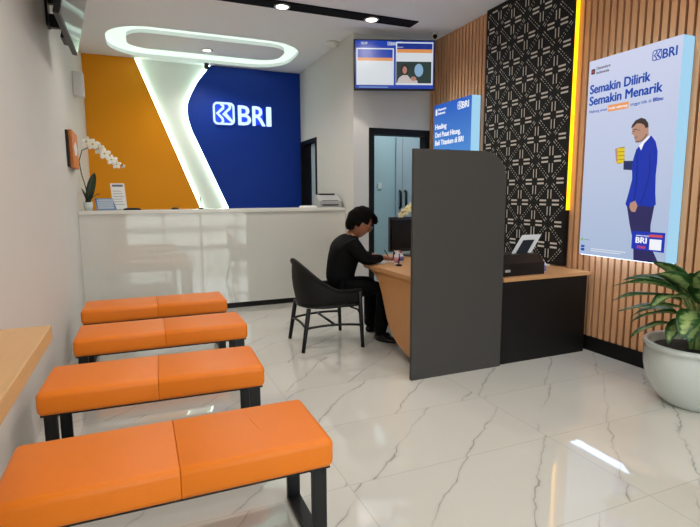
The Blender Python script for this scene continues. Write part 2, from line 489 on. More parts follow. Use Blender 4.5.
# shop front behind the camera
b = MB()
b.box(XL, -.35, YF-.1, YF, 0, ZC); b.box(3.3, XR+.13, YF-.1, YF, 0, ZC); b.box(-.35, 3.3, YF-.1, YF, 2.85, ZC)
S(b.build('wall_front', M['wall']))
b = MB()
for x in (-.35, .55, 1.47, 2.39, 3.25): b.box(x, x+.05, YF-.08, YF-.02, 0, 2.85)
for z in (0, 2.1, 2.8): b.box(-.3, 3.25, YF-.08, YF-.02, z, z+.05)
w1 = S(b.build('window_1', M['blackmetal']))
for x in (-.3, .60, 1.52, 2.44):
    boxo('pane', M['glass'], w1, x, x+.865-.05*(x > 2), YF-.055, YF-.045, .05, 2.8)
b = MB(); b.box(-30, 34, -40, YF-.1, -.2, -.1)
S(b.build('ground', M['asphalt']))
M['road'] = mat('outside_road', (70, 70, 72), .85, noise=.1)
M['render_wall'] = mat('outside_wall', (205, 203, 198), .8, noise=.05)
S(boxo('road', M['road'], None, -30, 34, -13, -7.0, -.1, -.09))
S(boxo('wall_street', M['render_wall'], None, -30, 34, -16.2, -16, -.1, 3.2))
for yk in (-6.9, -13.2): S(boxo('kerb', M['render_wall'], None, -30, 34, yk, yk+.2, -.1, .05))

# ---------------------------------------------------------------- back wall: orange and blue raised boards with edge lighting
FB = frame((0, YB, 0), (1, 0, 0), (0, 0, 1), (0, -1, 0))
def feature_panel():
    T0, T1 = .004, .055
    EO = [(.069, ZC-.002), (.464, 2.215), (.86, 1.18), (1.09, .60)]
    o = MB(); o.prism([(XL+.001, .60), (1.09, .60), (.86, 1.18), (.464, 2.215), (.069, ZC-.003), (XL+.001, ZC-.003)], T0, T1, 0, FB)
    o = o.build('feature_board', M['orange_panel'])
    tag(o, 'orange wall board left of the glowing white band', 'wall panel')
    EB = [(1.09, 3.24), (.90, 3.00), (.803, 2.82), (.755, 2.70), (.739, 2.60), (.748, 2.47), (.79, 2.31), (1.0, 1.82), (1.275, 1.18), (1.52, .6)]
    # smooth the bend
    bl = MB(); bl.prism(EB+[(XS-.001, .6), (XS-.001, 3.24)], T0, T1, 0, FB)
    bl = bl.build('feature_board', M['blue_panel'])
    tag(bl, 'dark blue wall board with a curved left edge behind the lit logo', 'wall panel')
    for pts, par, sgn in ((EO, o, 1), (EB, bl, -1)):
        mb = MB()
        for i in range(len(pts)-1):
            a, c = Vector(pts[i]), Vector(pts[i+1]); d = (c-a).normalized(); nn = Vector((-d.y, d.x))
            if nn.x*sgn < 0: nn = -nn
            p = [a+nn*.002, c+nn*.002, c+nn*.010, a+nn*.010]
            mb.prism([tuple(q) for q in p], .006, T1-.018, 0, FB)
        mb.build('led_strip', M['led_white'], par)
feature_panel()
def wall_logo():
    ox, oz = 1.10, 2.40
    root = empty('wall_logo', (ox, YB-.055, oz), 'white lit bank logo with the letters BRI on the blue board', 'sign')
    fx = frame((0, 0, 0), (1, 0, 0), (0, 0, 1), (0, -1, 0))
    mb = MB(); bank_logo(mb, 0, 0, .325, 0, fx, .022, .045, text=False); mb.build('emblem', M['logo_glow'], root)
    for ch, x, w in (('B', .372, .185), ('R', .588, .19), ('I', .805, .065)):
        mb = MB(); put_text(mb, ch, x, .01, h=.29, w=w, mi=0, mx=fx, d=.022, bold=.014, depth=.023); mb.build('letter', M['logo_glow'], root)
    mb = MB()
    mb.prism(rrect(.02, .30, .02, .30, .05), .001, .006, 0, fx)
    for x, w in ((.37, .16), (.59, .16), (.80, .05)): mb.prism(rrect(x, x+w, .03, .28, .02), .001, .006, 0, fx)
    mb.build('backlight', M['logo_halo'], root)
wall_logo()

# ---------------------------------------------------------------- teller counter
def counter():
    root = empty('teller_counter', (.93, 6.0, 0), 'long glossy white teller counter with black plinth', 'counter')
    def part(n, m, *a, **k):
        mb = MB(); mb.box(*a, **k)
        o = mb.build(n, m, root); o.matrix_parent_inverse = Matrix.Translation((-.93, -6.0, 0)); return o
    part('front_panel', M['white_gloss'], XL+.001, XS-.001, 6.0, 6.04, .065, 1.15)
    part('counter_top', M['white_top'], XL+.001, XS-.001, 5.985, 6.36, 1.15, 1.19, bev=.004)
    part('plinth', M['black'], XL+.001, XS-.001, 6.012, 6.05, 0, .064)
    part('rear_panel', M['white_gloss'], XL+.001, XS-.001, 6.30, 6.33, 0, 1.149)
counter()

# ---------------------------------------------------------------- benches
def bench_parts(root, W):
    D, Z1, Z0 = .42, .45, .335
    mb = MB(); h = W/2
    for x0, x1 in ((-h, -.0004), (.0004, h)):
        bm = bmesh.new(); bmesh.ops.create_cube(bm, size=1)
        for v in bm.verts: v.co = Vector(((x0+x1)/2+v.co.x*(x1-x0), v.co.y*D, (Z0+Z1)/2+v.co.z*(Z1-Z0)))
        inner = lambda e: all(abs(v.co.x-(x1 if x0 < -.1 else x0)) < 1e-5 for v in e.verts)
        ee = [e for e in bm.edges if not inner(e)]; ei = [e for e in bm.edges if inner(e)]
        bmesh.ops.bevel(bm, geom=ee, offset=.028, segments=5, affect='EDGES', profile=.5)
        ei = [e for e in bm.edges if all(abs(v.co.x-(x1 if x0 < -.1 else x0)) < 1e-4 for v in e.verts)]
        bmesh.ops.bevel(bm, geom=ei, offset=.0035, segments=2, affect='EDGES', profile=.5)
        mb.bm(bm, 0, True)
    cu = mb.build('cushion', M['orange_leather'], root)
    boxo('seat_board', M['blackmetal'], root, -h+.012, h-.012, -D/2+.02, D/2-.02, .328, .3355)
    for s in (-1, 1):
        xa = s*(h-.052); t = .028
        mb = MB(); y0, y1 = -D/2+.024, D/2-.024
        mb.box(xa-t, xa+t, y0, y0+.022, 0, .328, bev=.002)
        mb.box(xa-t, xa+t, y1-.022, y1, 0, .328, bev=.002)
        mb.box(xa-t, xa+t, y0+.022, y1-.022, 0, .022, bev=.002)
        mb.box(xa-t, xa+t, y0+.022, y1-.022, .306, .328, bev=.002)
        mb.build('leg_frame', M['blackmetal'], root)
    return cu
BEN = [((-.46, .617), 1.83, 0, 'orange padded bench nearest the camera, with a creased middle seam'),
       ((-.475, .575), 2.735, -2.0, 'second orange padded bench from the camera'),
       ((-.425, .668), 3.655, -.6, 'third orange padded bench, between the second and the one by the counter'),
       ((-.465, .672), 4.56, 0, 'orange padded bench farthest from the camera, in front of the white counter')]
for (x0, x1), yc, rot, lab in BEN:
    r = empty('waiting_bench', ((x0+x1)/2, yc, 0), lab, 'bench', 'orange waiting benches in a row', R(rot))
    bench_parts(r, x1-x0)
    if yc < 2:   # creases in the leather of the nearest seat
        mb = MB()
        mb.tube([(.275, .15, .4445), (.288, .08, .4455), (.298, 0, .4455), (.306, -.08, .4445)], [.004, .0065, .0065, .004], 10)
        mb.build('crease', M['orange_leather'], r)

# ---------------------------------------------------------------- writing ledge at the left
root = empty('writing_ledge', (-.41, .9, 0), 'pale oak writing ledge fixed along the left wall', 'ledge')
def at0(mb, name, m, root):
    o = mb.build(name, m, root); o.matrix_parent_inverse = Matrix.Translation(-Vector(root.location)); return o
mb = MB(); mb.box(XL+.012, -.226, .15, 1.48, .962, 1.0, bev=.002); at0(mb, 'ledge_top', M['oak_ledge'], root)
mb = MB(); mb.box(XL+.012, -.28, .2, .235, 0, .962); at0(mb, 'side_support', M['oak_ledge'], root)
mb = MB(); mb.prism([(-.578, .961), (-.32, .961), (-.578, .74)], -1.30, -1.27, 0, frame((0, 0, 0), (1, 0, 0), (0, 0, 1), (0, -1, 0))); at0(mb, 'bracket', M['oak_ledge'], root)

# ---------------------------------------------------------------- service desk
def desk():
    root = empty('service_desk', (2.2, 3.6, 0), 'oak service desk with a wave-cut end panel behind the grey partition', 'desk')
    top = [(1.885, 3.075), (1.885, 3.80), (1.87, 4.0), (1.88, 4.14), (1.94, 4.30), (2.05, 4.45), (2.2, 4.62), (2.42, 4.72), (2.90, 4.72), (2.90, 3.68), (2.56, 3.68), (2.56, 3.075)]
    mb = MB(); mb.prism(top, .685, .72); at0(mb, 'desk_top', M['oak'], root)
    side = [(3.075, 0.03), (3.075, .684), (4.07, .684), (3.99, .655), (3.92, .625), (3.865, .575), (3.82, .51), (3.785, .44), (3.75, .37), (3.715, .30), (3.665, .23), (3.60, .17), (3.52, .125), (3.43, .095), (3.33, .075), (3.20, .06)]
    mb = MB(); mb.prism(side, 0, .03, 0, frame((1.93, 0, 0), (0, -1, 0), (0, 0, 1), (-1, 0, 0)).__class__(((0, 0, 1, 1.90), (1, 0, 0, 0), (0, 1, 0, 0), (0, 0, 0, 1))))
    at0(mb, 'end_panel', M['oak_v'], root)
    mb = MB(); mb.box(1.945, 2.54, 3.10, 3.40, 0, .684); at0(mb, 'pedestal', M['black'], root)
    mb = MB(); mb.box(2.30, 2.33, 3.401, 4.50, .20, .684); at0(mb, 'modesty_panel', M['oak_v'], root)
    mb = MB(); mb.box(2.80, 2.85, 4.60, 4.65, 0, .684); at0(mb, 'leg', M['blackmetal'], root)
    mb = MB(); mb.box(2.30, 2.35, 4.502, 4.55, 0, .684); at0(mb, 'leg', M['blackmetal'], root)
desk()
# partition
def partition():
    p = []
    r = .20; x0, x1, zt = 1.757, 2.552, 1.652
    p = [(x0, 0), (x1, 0), (x1, zt-r)]+[(x1-r+r*math.cos(t), zt-r+r*math.sin(t)) for t in [R(a) for a in range(9, 91, 9)]]+[(x0, zt)]
    mb = MB(); mb.prism(p, -.0, .028, 0, frame((0, 3.068, 0), (1, 0, 0), (0, 0, 1), (0, -1, 0)))
    o = mb.build('desk_partition', M['grey_board'])
    tag(o, 'tall dark grey partition board with one rounded upper corner beside the desk', 'partition')
partition()
# low cabinet
root = empty('low_cabinet', (3.03, 3.36, 0), 'low black cabinet with an oak top beside the slatted wall', 'cabinet')
mb = MB(); mb.box(2.575, 3.46, 3.065, 3.66, 0, .662); at0(mb, 'body', M['black'], root)
mb = MB(); mb.box(2.575, 3.485, 3.055, 3.67, .663, .692, bev=.002); at0(mb, 'cabinet_top', M['oak'], root)

# ---------------------------------------------------------------- printers
def passbook_printer():
    root = empty('passbook_printer', (2.80, 3.29, .692), 'black document printer with a raised paper support on the low cabinet', 'printer')
    mb = MB(); mb.prism([(-.17, 0), (.17, 0), (.17, .12), (.10, .16), (-.08, .16), (-.17, .10)], -.215, .24, 0,
                        Matrix(((0, 0, 1, 0), (1, 0, 0, 0), (0, 1, 0, 0), (0, 0, 0, 1))))
    mb.build('body', M['blackplastic'], root)
    tilt = frame((.135, .0, .145), (1, 0, 0), (.80, .30, .72), (0, -.72, .62))
    mb = MB()
    w, l = .105, .21
    ring(mb, [(-w, 0), (w, 0), (w, l), (-w, l)], [(-w+.042, .002), (w-.042, .002), (w-.042, l-.055), (-w+.042, l-.055)], 0, .014, 0, tilt)
    ps_ = mb.build('paper_support', M['support'], root)
    mb = MB(); mb.prism([(-w+.043, .003), (w-.043, .003), (w-.043, l-.056), (-w+.043, l-.056)], .002, .008, 0, tilt); mb.build('paper_tray', M['blackplastic'], ps_)
    mb = MB(); mb.box(-.16, -.11, -.172, -.1705, .035, .055); mb.build('badge', M['grey_plastic'], root)
passbook_printer()
def lathe_thing(name, prof, m, loc, label, cat, seg=16, group=None):
    mb = MB(); mb.lathe(prof, seg=seg); o = mb.build(name, m); o.location = loc
    return tag(o, label, cat, group)
lp = lathe_thing('glue_bottle', [(.001, 0), (.024, 0), (.026, .006), (.026, .075), (.012, .09), (.011, .10), (.001, .10)], M['clear'], (3.10, 3.20, .692), 'small pale bottle with a violet label right of the black printer', 'bottle')
mb = MB(); mb.lathe([(.0265, .012), (.0268, .012), (.0268, .06), (.0265, .06)], seg=16); mb.build('label_wrap', M['purple'], lp)
mb = MB(); mb.box(-.045, .045, -.03, .03, 0, .012, bev=.003); o = mb.build('card_pad', M['paper']); o.location = (3.40, 3.50, .692)
tag(o, 'small white pad of paper at the back of the cabinet top near the lattice', 'notepad')

def teller_printer():
    root = empty('receipt_printer', (2.27, 6.16, 1.19), 'grey desktop printer at the right end of the teller counter', 'printer')
    mb = MB(); mb.prism([(-.13, 0), (.13, 0), (.13, .15), (.02, .165), (-.13, .08)], -.15, .15, 0, Matrix(((0, 0, 1, 0), (1, 0, 0, 0), (0, 1, 0, 0), (0, 0, 0, 1))))
    mb.build('body', M['grey_plastic'], root)
    mb = MB(); mb.box(-.11, .11, -.138, -.12, .025, .04); mb.box(-.11, .11, -.125, -.10, .075, .09); mb.build('paper_slot', M['blackplastic'], root)
    mb = MB(); mb.box(-.10, .11, .0, .10, .16, .178, bev=.004); mb.build('lid', M['blackplastic'], root)
teller_printer()
mb = MB()
for k in range(4): mb.box(-.10+.004*k, .10-.003*k, -.07, .07, .006*k, .006*k+.0055)
o = mb.build('paper_stack', M['paper']); o.location = (2.01, 6.16, 1.19); tag(o, 'flat stack of white paper left of the grey counter printer', 'paper')

# ---------------------------------------------------------------- things at the left end of the counter
def orchid(loc, stem, flowers, leaves, label, petal, pot_m, pot_h=.10, pr=.055):
    root = empty('potted_orchid', loc, label, 'plant')
    mb = MB(); mb.lathe([(.001, 0), (pr*.8, 0), (pr, pot_h), (pr*.9, pot_h), (pr*.85, pot_h*.9), (.001, pot_h*.88)], seg=20); mb.build('pot', pot_m, root)
    mb = MB(); mb.tube(stem, .0055, 7); mb.build('stem', M['orchid_leaf'], root)
    for tip, side, w in leaves:
        mb = MB(); base = Vector((0, 0, pot_h*.9)); tip = Vector(tip); sd = Vector(side).normalized()
        vs = []; n = 8
        for i in range(n+1):
            t = i/n; c = base.lerp(tip, t)+Vector((0, 0, .02*math.sin(PI*t)))
            ww = w*math.sin(PI*min(1, .12+.88*t))**.6 if t < .999 else .002
            vs += [c-sd*ww, c+Vector((0, 0, -.006)), c+sd*ww]
        fs = []
        for i in range(n):
            for k in range(2): fs.append([i*3+k, i*3+k+1, i*3+k+4, i*3+k+3])
        mb.add(vs, fs, 0, True); o = mb.build('leaf', M['orchid_leaf'], root)
        so = o.modifiers.new('thick', 'SOLIDIFY'); so.thickness = .003
    for k, (p, sz) in enumerate(flowers):
        mb = MB(); rr = Matrix.Rotation(R(-15+random.uniform(-25, 25)), 3, 'Z') @ Matrix.Rotation(R(80+random.uniform(-15, 15)), 3, 'X')
        for q in range(5):
            a = 2*PI*q/5+PI/2
            rot = rr @ Matrix.Rotation(a, 3, 'Z')
            cc = Vector(p)+rot @ Vector((sz*.55, 0, .002))
            mb.ball(cc, sz*.5, 0, 10, (1.05, .8 if q % 5 else .6, .12), rot=rot)
        mb.ball(Vector(p)+rr @ Vector((0, 0, .008)), sz*.18, 1, 8)
        mb.build('flower', [petal, M['orchid_core']], root)
bx, by, bz = -.50, 6.18, 1.19
orchid((bx, by, bz), [(0, 0, .09), (-.012, 0, .25), (-.045, 0, .40), (-.058, 0, .53), (-.022, 0, .645), (.055, 0, .68), (.155, 0, .65), (.275, 0, .54), (.375, 0, .485)],
       [((.03, -.005, .735), .062), ((.088, -.005, .71), .064), ((.145, -.01, .668), .064), ((.195, -.01, .615), .062), ((.262, -.01, .55), .058), ((.308, -.005, .50), .05), ((.375, 0, .482), .022)],
       [((.085, -.03, .41), (1, .4, 0), .045), ((-.05, -.04, .24), (.2, .9, .2), .03), ((.125, -.05, .185), (.3, .9, .2), .028), ((.02, -.06, .11), (.9, .2, .3), .034)],
       'white orchid with an arching stem at the left end of the teller counter', M['petal'], M['ceramic'], .09, .05)
# blue tilted stand
root = empty('desk_stand', (-.315, 6.12, 1.19), 'pale blue tilted card stand on the counter beside the orchid', 'card stand')
ft = frame((0, 0, 0), (1, 0, 0), (-.12, .45, .885), (0, -.885, .45))
mb = MB(); mb.prism([(-.10, .005), (.10, .005), (.075, .145), (-.105, .145)], 0, .006, 0, ft); cd_ = mb.build('card', M['blue_card'], root)
mb = MB()
for k in range(5): mb.prism([(-.085, .022+.024*k), (.075, .022+.024*k), (.075, .032+.024*k), (-.085, .032+.024*k)], .006, .007, 0, ft)
mb.build('printed_lines', M['white_plastic'], cd_)
mb = MB(); mb.box(-.105, .10, 0, .06, 0, .006); mb.build('foot', M['grey_plastic'], root)
root = empty('notice_stand', (-.185, 6.235, 1.19), 'white upright notice card standing behind the pale blue stand', 'notice')
fn = frame((0, 0, 0), (1, 0, 0), (-.06, .12, .99), (0, -.99, .12))
mb = MB(); mb.prism([(-.072, .008), (.072, .008), (.072, .30), (-.072, .30)], 0, .004, 0, fn); cd_ = mb.build('card', M['paper'], root)
mb = MB(); mb.prism([(-.055, .262), (.055, .262), (.055, .285), (-.055, .285)], .004, .005, 0, fn)
for k in range(6): mb.prism([(-.055, .06+.03*k), (.05-.01*(k % 3), .06+.03*k), (.05-.01*(k % 3), .064+.03*k), (-.055, .064+.03*k)], .004, .005, 0, fn)
mb.build('printed_lines', M['ink_grey'], cd_)
mb = MB(); mb.box(-.075, .075, -.02, .05, 0, .008); mb.build('foot', M['grey_plastic'], root)
mb = MB(); mb.box(-.09, .09, -.045, .045, 0, .018, bev=.004); mb.box(-.07, .07, -.03, .03, .018, .024); o = mb.build('document_tray', M['blackplastic']); o.location = (-.06, 6.12, 1.19)
tag(o, 'flat dark tray lying on the counter right of the white notice card', 'tray')
mb = MB()
bm = bmesh.new(); bmesh.ops.create_uvsphere(bm, u_segments=16, v_segments=10, radius=1)
for v in bm.verts: v.co = Vector((v.co.x*.045, v.co.y*.03, max(0, v.co.z)*.026))
mb.bm(bm, 0, True); o = mb.build('computer_mouse', M['blackplastic']); o.location = (.394, 6.13, 1.19)
tag(o, 'small dark rounded mouse on the counter in front of the orange board', 'mouse')
root = empty('counter_pen', (.684, 6.13, 1.19), 'thin pen upright in a round holder on the teller counter', 'pen')
mb = MB(); mb.lathe([(.001, 0), (.03, 0), (.028, .008), (.008, .018), (.001, .018)], seg=16); mb.build('holder', M['blackplastic'], root)
mb = MB(); mb.tube([(0, 0, .018), (-.006, 0, .14)], .004, 8); mb.build('barrel', M['blackplastic'], root)

# ---------------------------------------------------------------- lit advertisement boxes on the slatted wall
XA = 3.41
def art_frame(y_left):   # u runs along the wall to the viewer's right
    return frame((0, 0, 0), (0, -1, 0), (0, 0, 1), (-1, 0, 0))
def light_box(yl, yr, z0, z1, face_m, label):
    root = empty('light_box', (XR, (yl+yr)/2, z0), label, 'light box')
    mb = MB(); d = XR-XA; hw = (yl-yr)/2; H = z1-z0
    mb.box(-d+.004, -.001, -hw, hw, 0, H); mb.build('cabinet', M['box_side'], root)
    mb = MB(); mb.box(-d+.01, -.012, -hw+.01, hw-.01, -.004, -.0005); mb.build('under_light', M['led_under'], root)
    mb = MB(); mb.box(-d, -d+.0035, -hw, hw, 0, H); mb.build('printed_face', face_m, root)
    F = frame((-d, 0, 0), (0, -1, 0), (0, 0, 1), (-1, 0, 0))
    def loc(pts): return [((yl+yr)/2-yy, zz-z0) for yy, zz in pts]
    return root, F, loc
def poster_man():
    yl, yr, z0, z1 = 3.118, 2.363, .842, 2.39
    root, F, loc = light_box(yl, yr, z0, z1, M['print_pale'], 'large pale lit advert with a printed man in a blue suit')
    T = lambda mb, s, y_, z_, **k: put_text(mb, s, (yl+yr)/2-y_, z_-z0, mx=F, **k)
    e = .0006
    mb = MB(); T(mb, 'Semakin Dilirik', 3.095, 2.135, h=.068, w=.515, bold=.04, d=e, depth=e)
    T(mb, 'Semakin Menarik', 3.095, 2.045, h=.068, w=.612, bold=.04, d=e, depth=e); mb.build('headline', M['p_blue'], root)
    mb = MB(); T(mb, 'Nabung emas', 3.092, 1.985, h=.022, w=.165, bold=.01, d=e, depth=e); mb.build('subline', M['p_blue'], root)
    mb = MB(); T(mb, 'tinggal klik di', 2.725, 1.985, h=.022, w=.165, bold=.01, d=e, depth=e); mb.build('subline', M['p_blue'], root)
    mb = MB(); T(mb, 'BRImo', 2.545, 1.985, h=.026, w=.075, bold=.04, d=e, depth=e); mb.build('subline', M['p_blue'], root)
    mb = MB(); mb.prism(loc([(2.917, 1.972), (2.738, 1.972), (2.738, 2.02), (2.917, 2.02)]), e, 2*e, 0, F); hb_ = mb.build('highlight_bar', M['p_orange'], root)
    mb = MB(); T(mb, 'mulai sekarang', 2.908, 1.987, h=.02, w=.16, bold=.02, d=2*e, depth=e); mb.build('highlight_text', M['p_white'], hb_)
    mb = MB(); bank_logo(mb, (yl+yr)/2-2.575, 2.265-z0, .072, 0, F, e, 2*e); mb.build('bank_logo', M['p_blue'], root)
    mb = MB(); mb.prism([((yl+yr)/2-3.095+a, 2.285-z0+b_) for a, b_ in rrect(0, .035, 0, .04, .006)], e, 2*e, 0, F); pe_ = mb.build('partner_emblem', M['p_dark'], root)
    mb = MB(); mb.prism([((yl+yr)/2-3.095+a, 2.285-z0+b_) for a, b_ in rrect(.011, .024, .011, .029, .003)], 2*e, 3*e, 0, F); mb.build('partner_mark', M['p_red'], pe_)
    mb = MB(); T(mb, 'Danantara', 3.045, 2.313, h=.022, w=.125, bold=.02, d=e, depth=e); T(mb, 'Indonesia', 3.045, 2.279, h=.022, w=.115, bold=.02, d=e, depth=e); mb.build('partner_name', M['p_dark'], root)
    # printed figure
    jacket = [(2.622, 1.693), (2.566, 1.739), (2.538, 1.749), (2.503, 1.706), (2.482, 1.638), (2.479, 1.559), (2.483, 1.466), (2.476, 1.346), (2.465, 1.258), (2.504, 1.243), (2.542, 1.248), (2.625, 1.252), (2.696, 1.244), (2.709, 1.262), (2.688, 1.347), (2.667, 1.445), (2.675, 1.543), (2.668, 1.598), (2.65, 1.659)]
    forearm = [(2.75, 1.586), (2.66, 1.581), (2.66, 1.512), (2.746, 1.52)]
    cup = [(2.816, 1.687), (2.75, 1.691), (2.74, 1.572), (2.802, 1.565)]
    hand = [(2.669, 1.27), (2.628, 1.288), (2.607, 1.249), (2.622, 1.204), (2.653, 1.206), (2.673, 1.237)]
    hair = [(2.704, 1.82), (2.698, 1.844), (2.672, 1.873), (2.629, 1.886), (2.595, 1.873), (2.57, 1.842), (2.565, 1.812), (2.589, 1.808), (2.6, 1.832), (2.626, 1.846), (2.658, 1.851), (2.688, 1.827)]
    face = [(2.696, 1.822), (2.695, 1.791), (2.7, 1.782), (2.678, 1.768), (2.673, 1.748), (2.664, 1.730), (2.644, 1.709), (2.619, 1.713), (2.592, 1.731), (2.56, 1.756), (2.566, 1.814), (2.601, 1.843), (2.658, 1.853)]
    collar = [(2.63, 1.687), (2.609, 1.706), (2.557, 1.751), (2.548, 1.741), (2.59, 1.7), (2.611, 1.652)]
    trouser = [(2.70, 1.262), (2.476, 1.253), (2.494, 1.113), (2.489, 1.02), (2.467, .935), (2.412, .8425), (2.61, .8425), (2.622, .98), (2.661, 1.105)]
    fing = [(2.83, 1.681), (2.811, 1.687), (2.8, 1.579), (2.815, 1.587)]
    mb = MB(); ms = [M['p_trouser'], M['p_jacket'], M['p_sleeve'], M['p_skin'], M['p_hair'], M['p_white'], M['p_jacket_d'], M['p_stubble']]
    for pts, mi, lay in ((trouser, 0, 1), (forearm, 2, 1), (hand, 3, 3), (face, 3, 1), (jacket, 1, 2), (collar, 5, 3), (hair, 4, 2), (fing, 3, 2)):
        mb.prism(loc(pts), e*lay, e*(lay+1), mi, F)
    for pts, w, mi in (([(2.648, 1.665), (2.632, 1.56), (2.628, 1.40), (2.64, 1.29)], .006, 6), ([(2.54, 1.62), (2.528, 1.48), (2.56, 1.33), (2.588, 1.26)], .006, 6),
                       ([(2.683, 1.806), (2.655, 1.810)], .006, 4), ([(2.672, 1.745), (2.648, 1.747)], .004, 4), ([(2.662, 1.722), (2.64, 1.716), (2.61, 1.722), (2.585, 1.742), (2.575, 1.765)], .012, 7), ([(2.688, 1.795), (2.672, 1.797)], .005, 4), ([(2.65, 1.80), (2.632, 1.80)], .005, 4), ([(2.664, 1.757), (2.645, 1.757)], .003, 7)):
        thick_line(mb, loc(pts), w, e*3, e*4, mi, F)
    mb.build('printed_figure', ms, root)
    mb = MB()
    for k in range(4):
        z_ = 1.572+.029*k; q = [(2.815, z_+.001), (2.745, z_), (2.747, z_+.022), (2.816, z_+.024)]
        mb.prism(loc(q), e*1, e*2, 0, F)
    mb.build('printed_cups', M['p_yellow'], root)
    mb = MB(); mb.prism(loc(cup), e*.4, e*1, 0, F); mb.build('cup_shadow', M['p_gold'], root).name = 'printed_cup_shadow'  # gold print in the gaps between cups, a shadow drawn in the advert
    mb = MB(); mb.prism(loc([(2.634, .930), (2.377, .922), (2.377, 1.063), (2.634, 1.063)]), e*4, e*5, 0, F); bd_ = mb.build('badge', M['p_badge'], root)
    mb = MB(); T(mb, 'BRI', 2.60, .978, h=.042, w=.085, bold=.05, d=e*5, depth=e)
    mb.build('badge_title', M['p_white'], bd_)
    mb = MB(); mb.prism(loc([(2.49, .935), (2.40, .935), (2.40, 1.012), (2.49, 1.012)]), e*5, e*6, 0, F); mb.build('badge_panel', M['p_white'], bd_)
    mb = MB(); T(mb, 'download sekarang', 2.60, 1.028, h=.011, w=.10, bold=.01, d=e*5, depth=e); mb.build('badge_lettering', M['p_white'], bd_)
    mb = MB(); T(mb, 'mo', 2.585, .938, h=.028, w=.065, bold=.04, d=e*5, depth=e); mb.build('badge_word', M['p_red'], bd_)
    mb = MB(); mb.prism(loc([(2.50, 1.027), (2.395, 1.027), (2.395, 1.045), (2.50, 1.045)]), e*5, e*6, 0, F); mb.build('badge_accent', M['p_red'], bd_)
    mb = MB(); mb.prism(loc([(3.105, .955), (3.08, .955), (3.08, .975), (3.105, .975)]), e, 2*e, 0, F); mb.build('green_mark', M['p_green'], root)
    mb = MB()
    for (a, b_) in ((.872, .893), (.900, .918)): mb.prism(loc([(3.10, a), (3.065, a), (3.065, b_), (3.10, b_)]), e, 2*e, 0, F)
    mb.build('blue_mark', M['p_blue'], root)
    mb = MB(); mb.prism(loc([(3.07, .962), (3.02, .962), (3.02, .967), (3.07, .967)]), e, 2*e, 0, F); mb.build('fine_print', M['p_grey'], root)
    mb = MB(); mb.prism(loc([(3.0, .893), (2.68, .893), (2.68, .897), (3.0, .897)]), e, 2*e, 0, F); mb.prism(loc([(3.0, .877), (2.72, .877), (2.72, .881), (3.0, .881)]), e, 2*e, 0, F)
    mb.build('small_print', M['p_white'], root)
poster_man()
def poster_blue():
    yl, yr, z0, z1 = 5.42, 4.672, .842, 2.42
    root, F, loc = light_box(yl, yr, z0, z1, M['print_blue'], 'blue lit advert partly hidden by the grey partition')
    T = lambda mb, s, y_, z_, **k: put_text(mb, s, (yl+yr)/2-y_, z_-z0, mx=F, **k)
    e = .0008
    mb = MB(); T(mb, 'Healing', 5.385, 2.13, h=.06, w=.235, bold=.035, d=e, depth=e)
    T(mb, 'Dari Pusat Hitung,', 5.385, 2.035, h=.06, w=.52, bold=.035, d=e, depth=e)
    T(mb, 'Beli Titanium di BRI', 5.385, 1.94, h=.06, w=.58, bold=.035, d=e, depth=e); mb.build('headline', M['p_white'], root)
    mb = MB(); T(mb, 'Danantara', 5.33, 2.345, h=.028, w=.17, bold=.035, d=e, depth=e); T(mb, 'Indonesia', 5.33, 2.30, h=.028, w=.15, bold=.035, d=e, depth=e)
    mb.prism(loc([(5.385, 2.295), (5.35, 2.295), (5.35, 2.37), (5.385, 2.37)]), e, 2*e, 0, F); mb.build('partner_name', M['p_white'], root)
    mb = MB(); bank_logo(mb, (yl+yr)/2-4.93, 2.30-z0, .085, 0, F, e, 2*e); mb.build('bank_logo', M['p_white'], root)
    mb = MB(); mb.prism(loc([(5.385, 1.76), (5.08, 1.76), (5.08, 1.875), (5.385, 1.875)]), e, 2*e, 0, F); bb_ = mb.build('button_bar', M['p_badge'], root)
    mb = MB(); T(mb, 'Info lengkap', 5.35, 1.80, h=.035, w=.24, bold=.03, d=2*e, depth=e); mb.build('button_text', M['p_white'], bb_)
poster_blue()

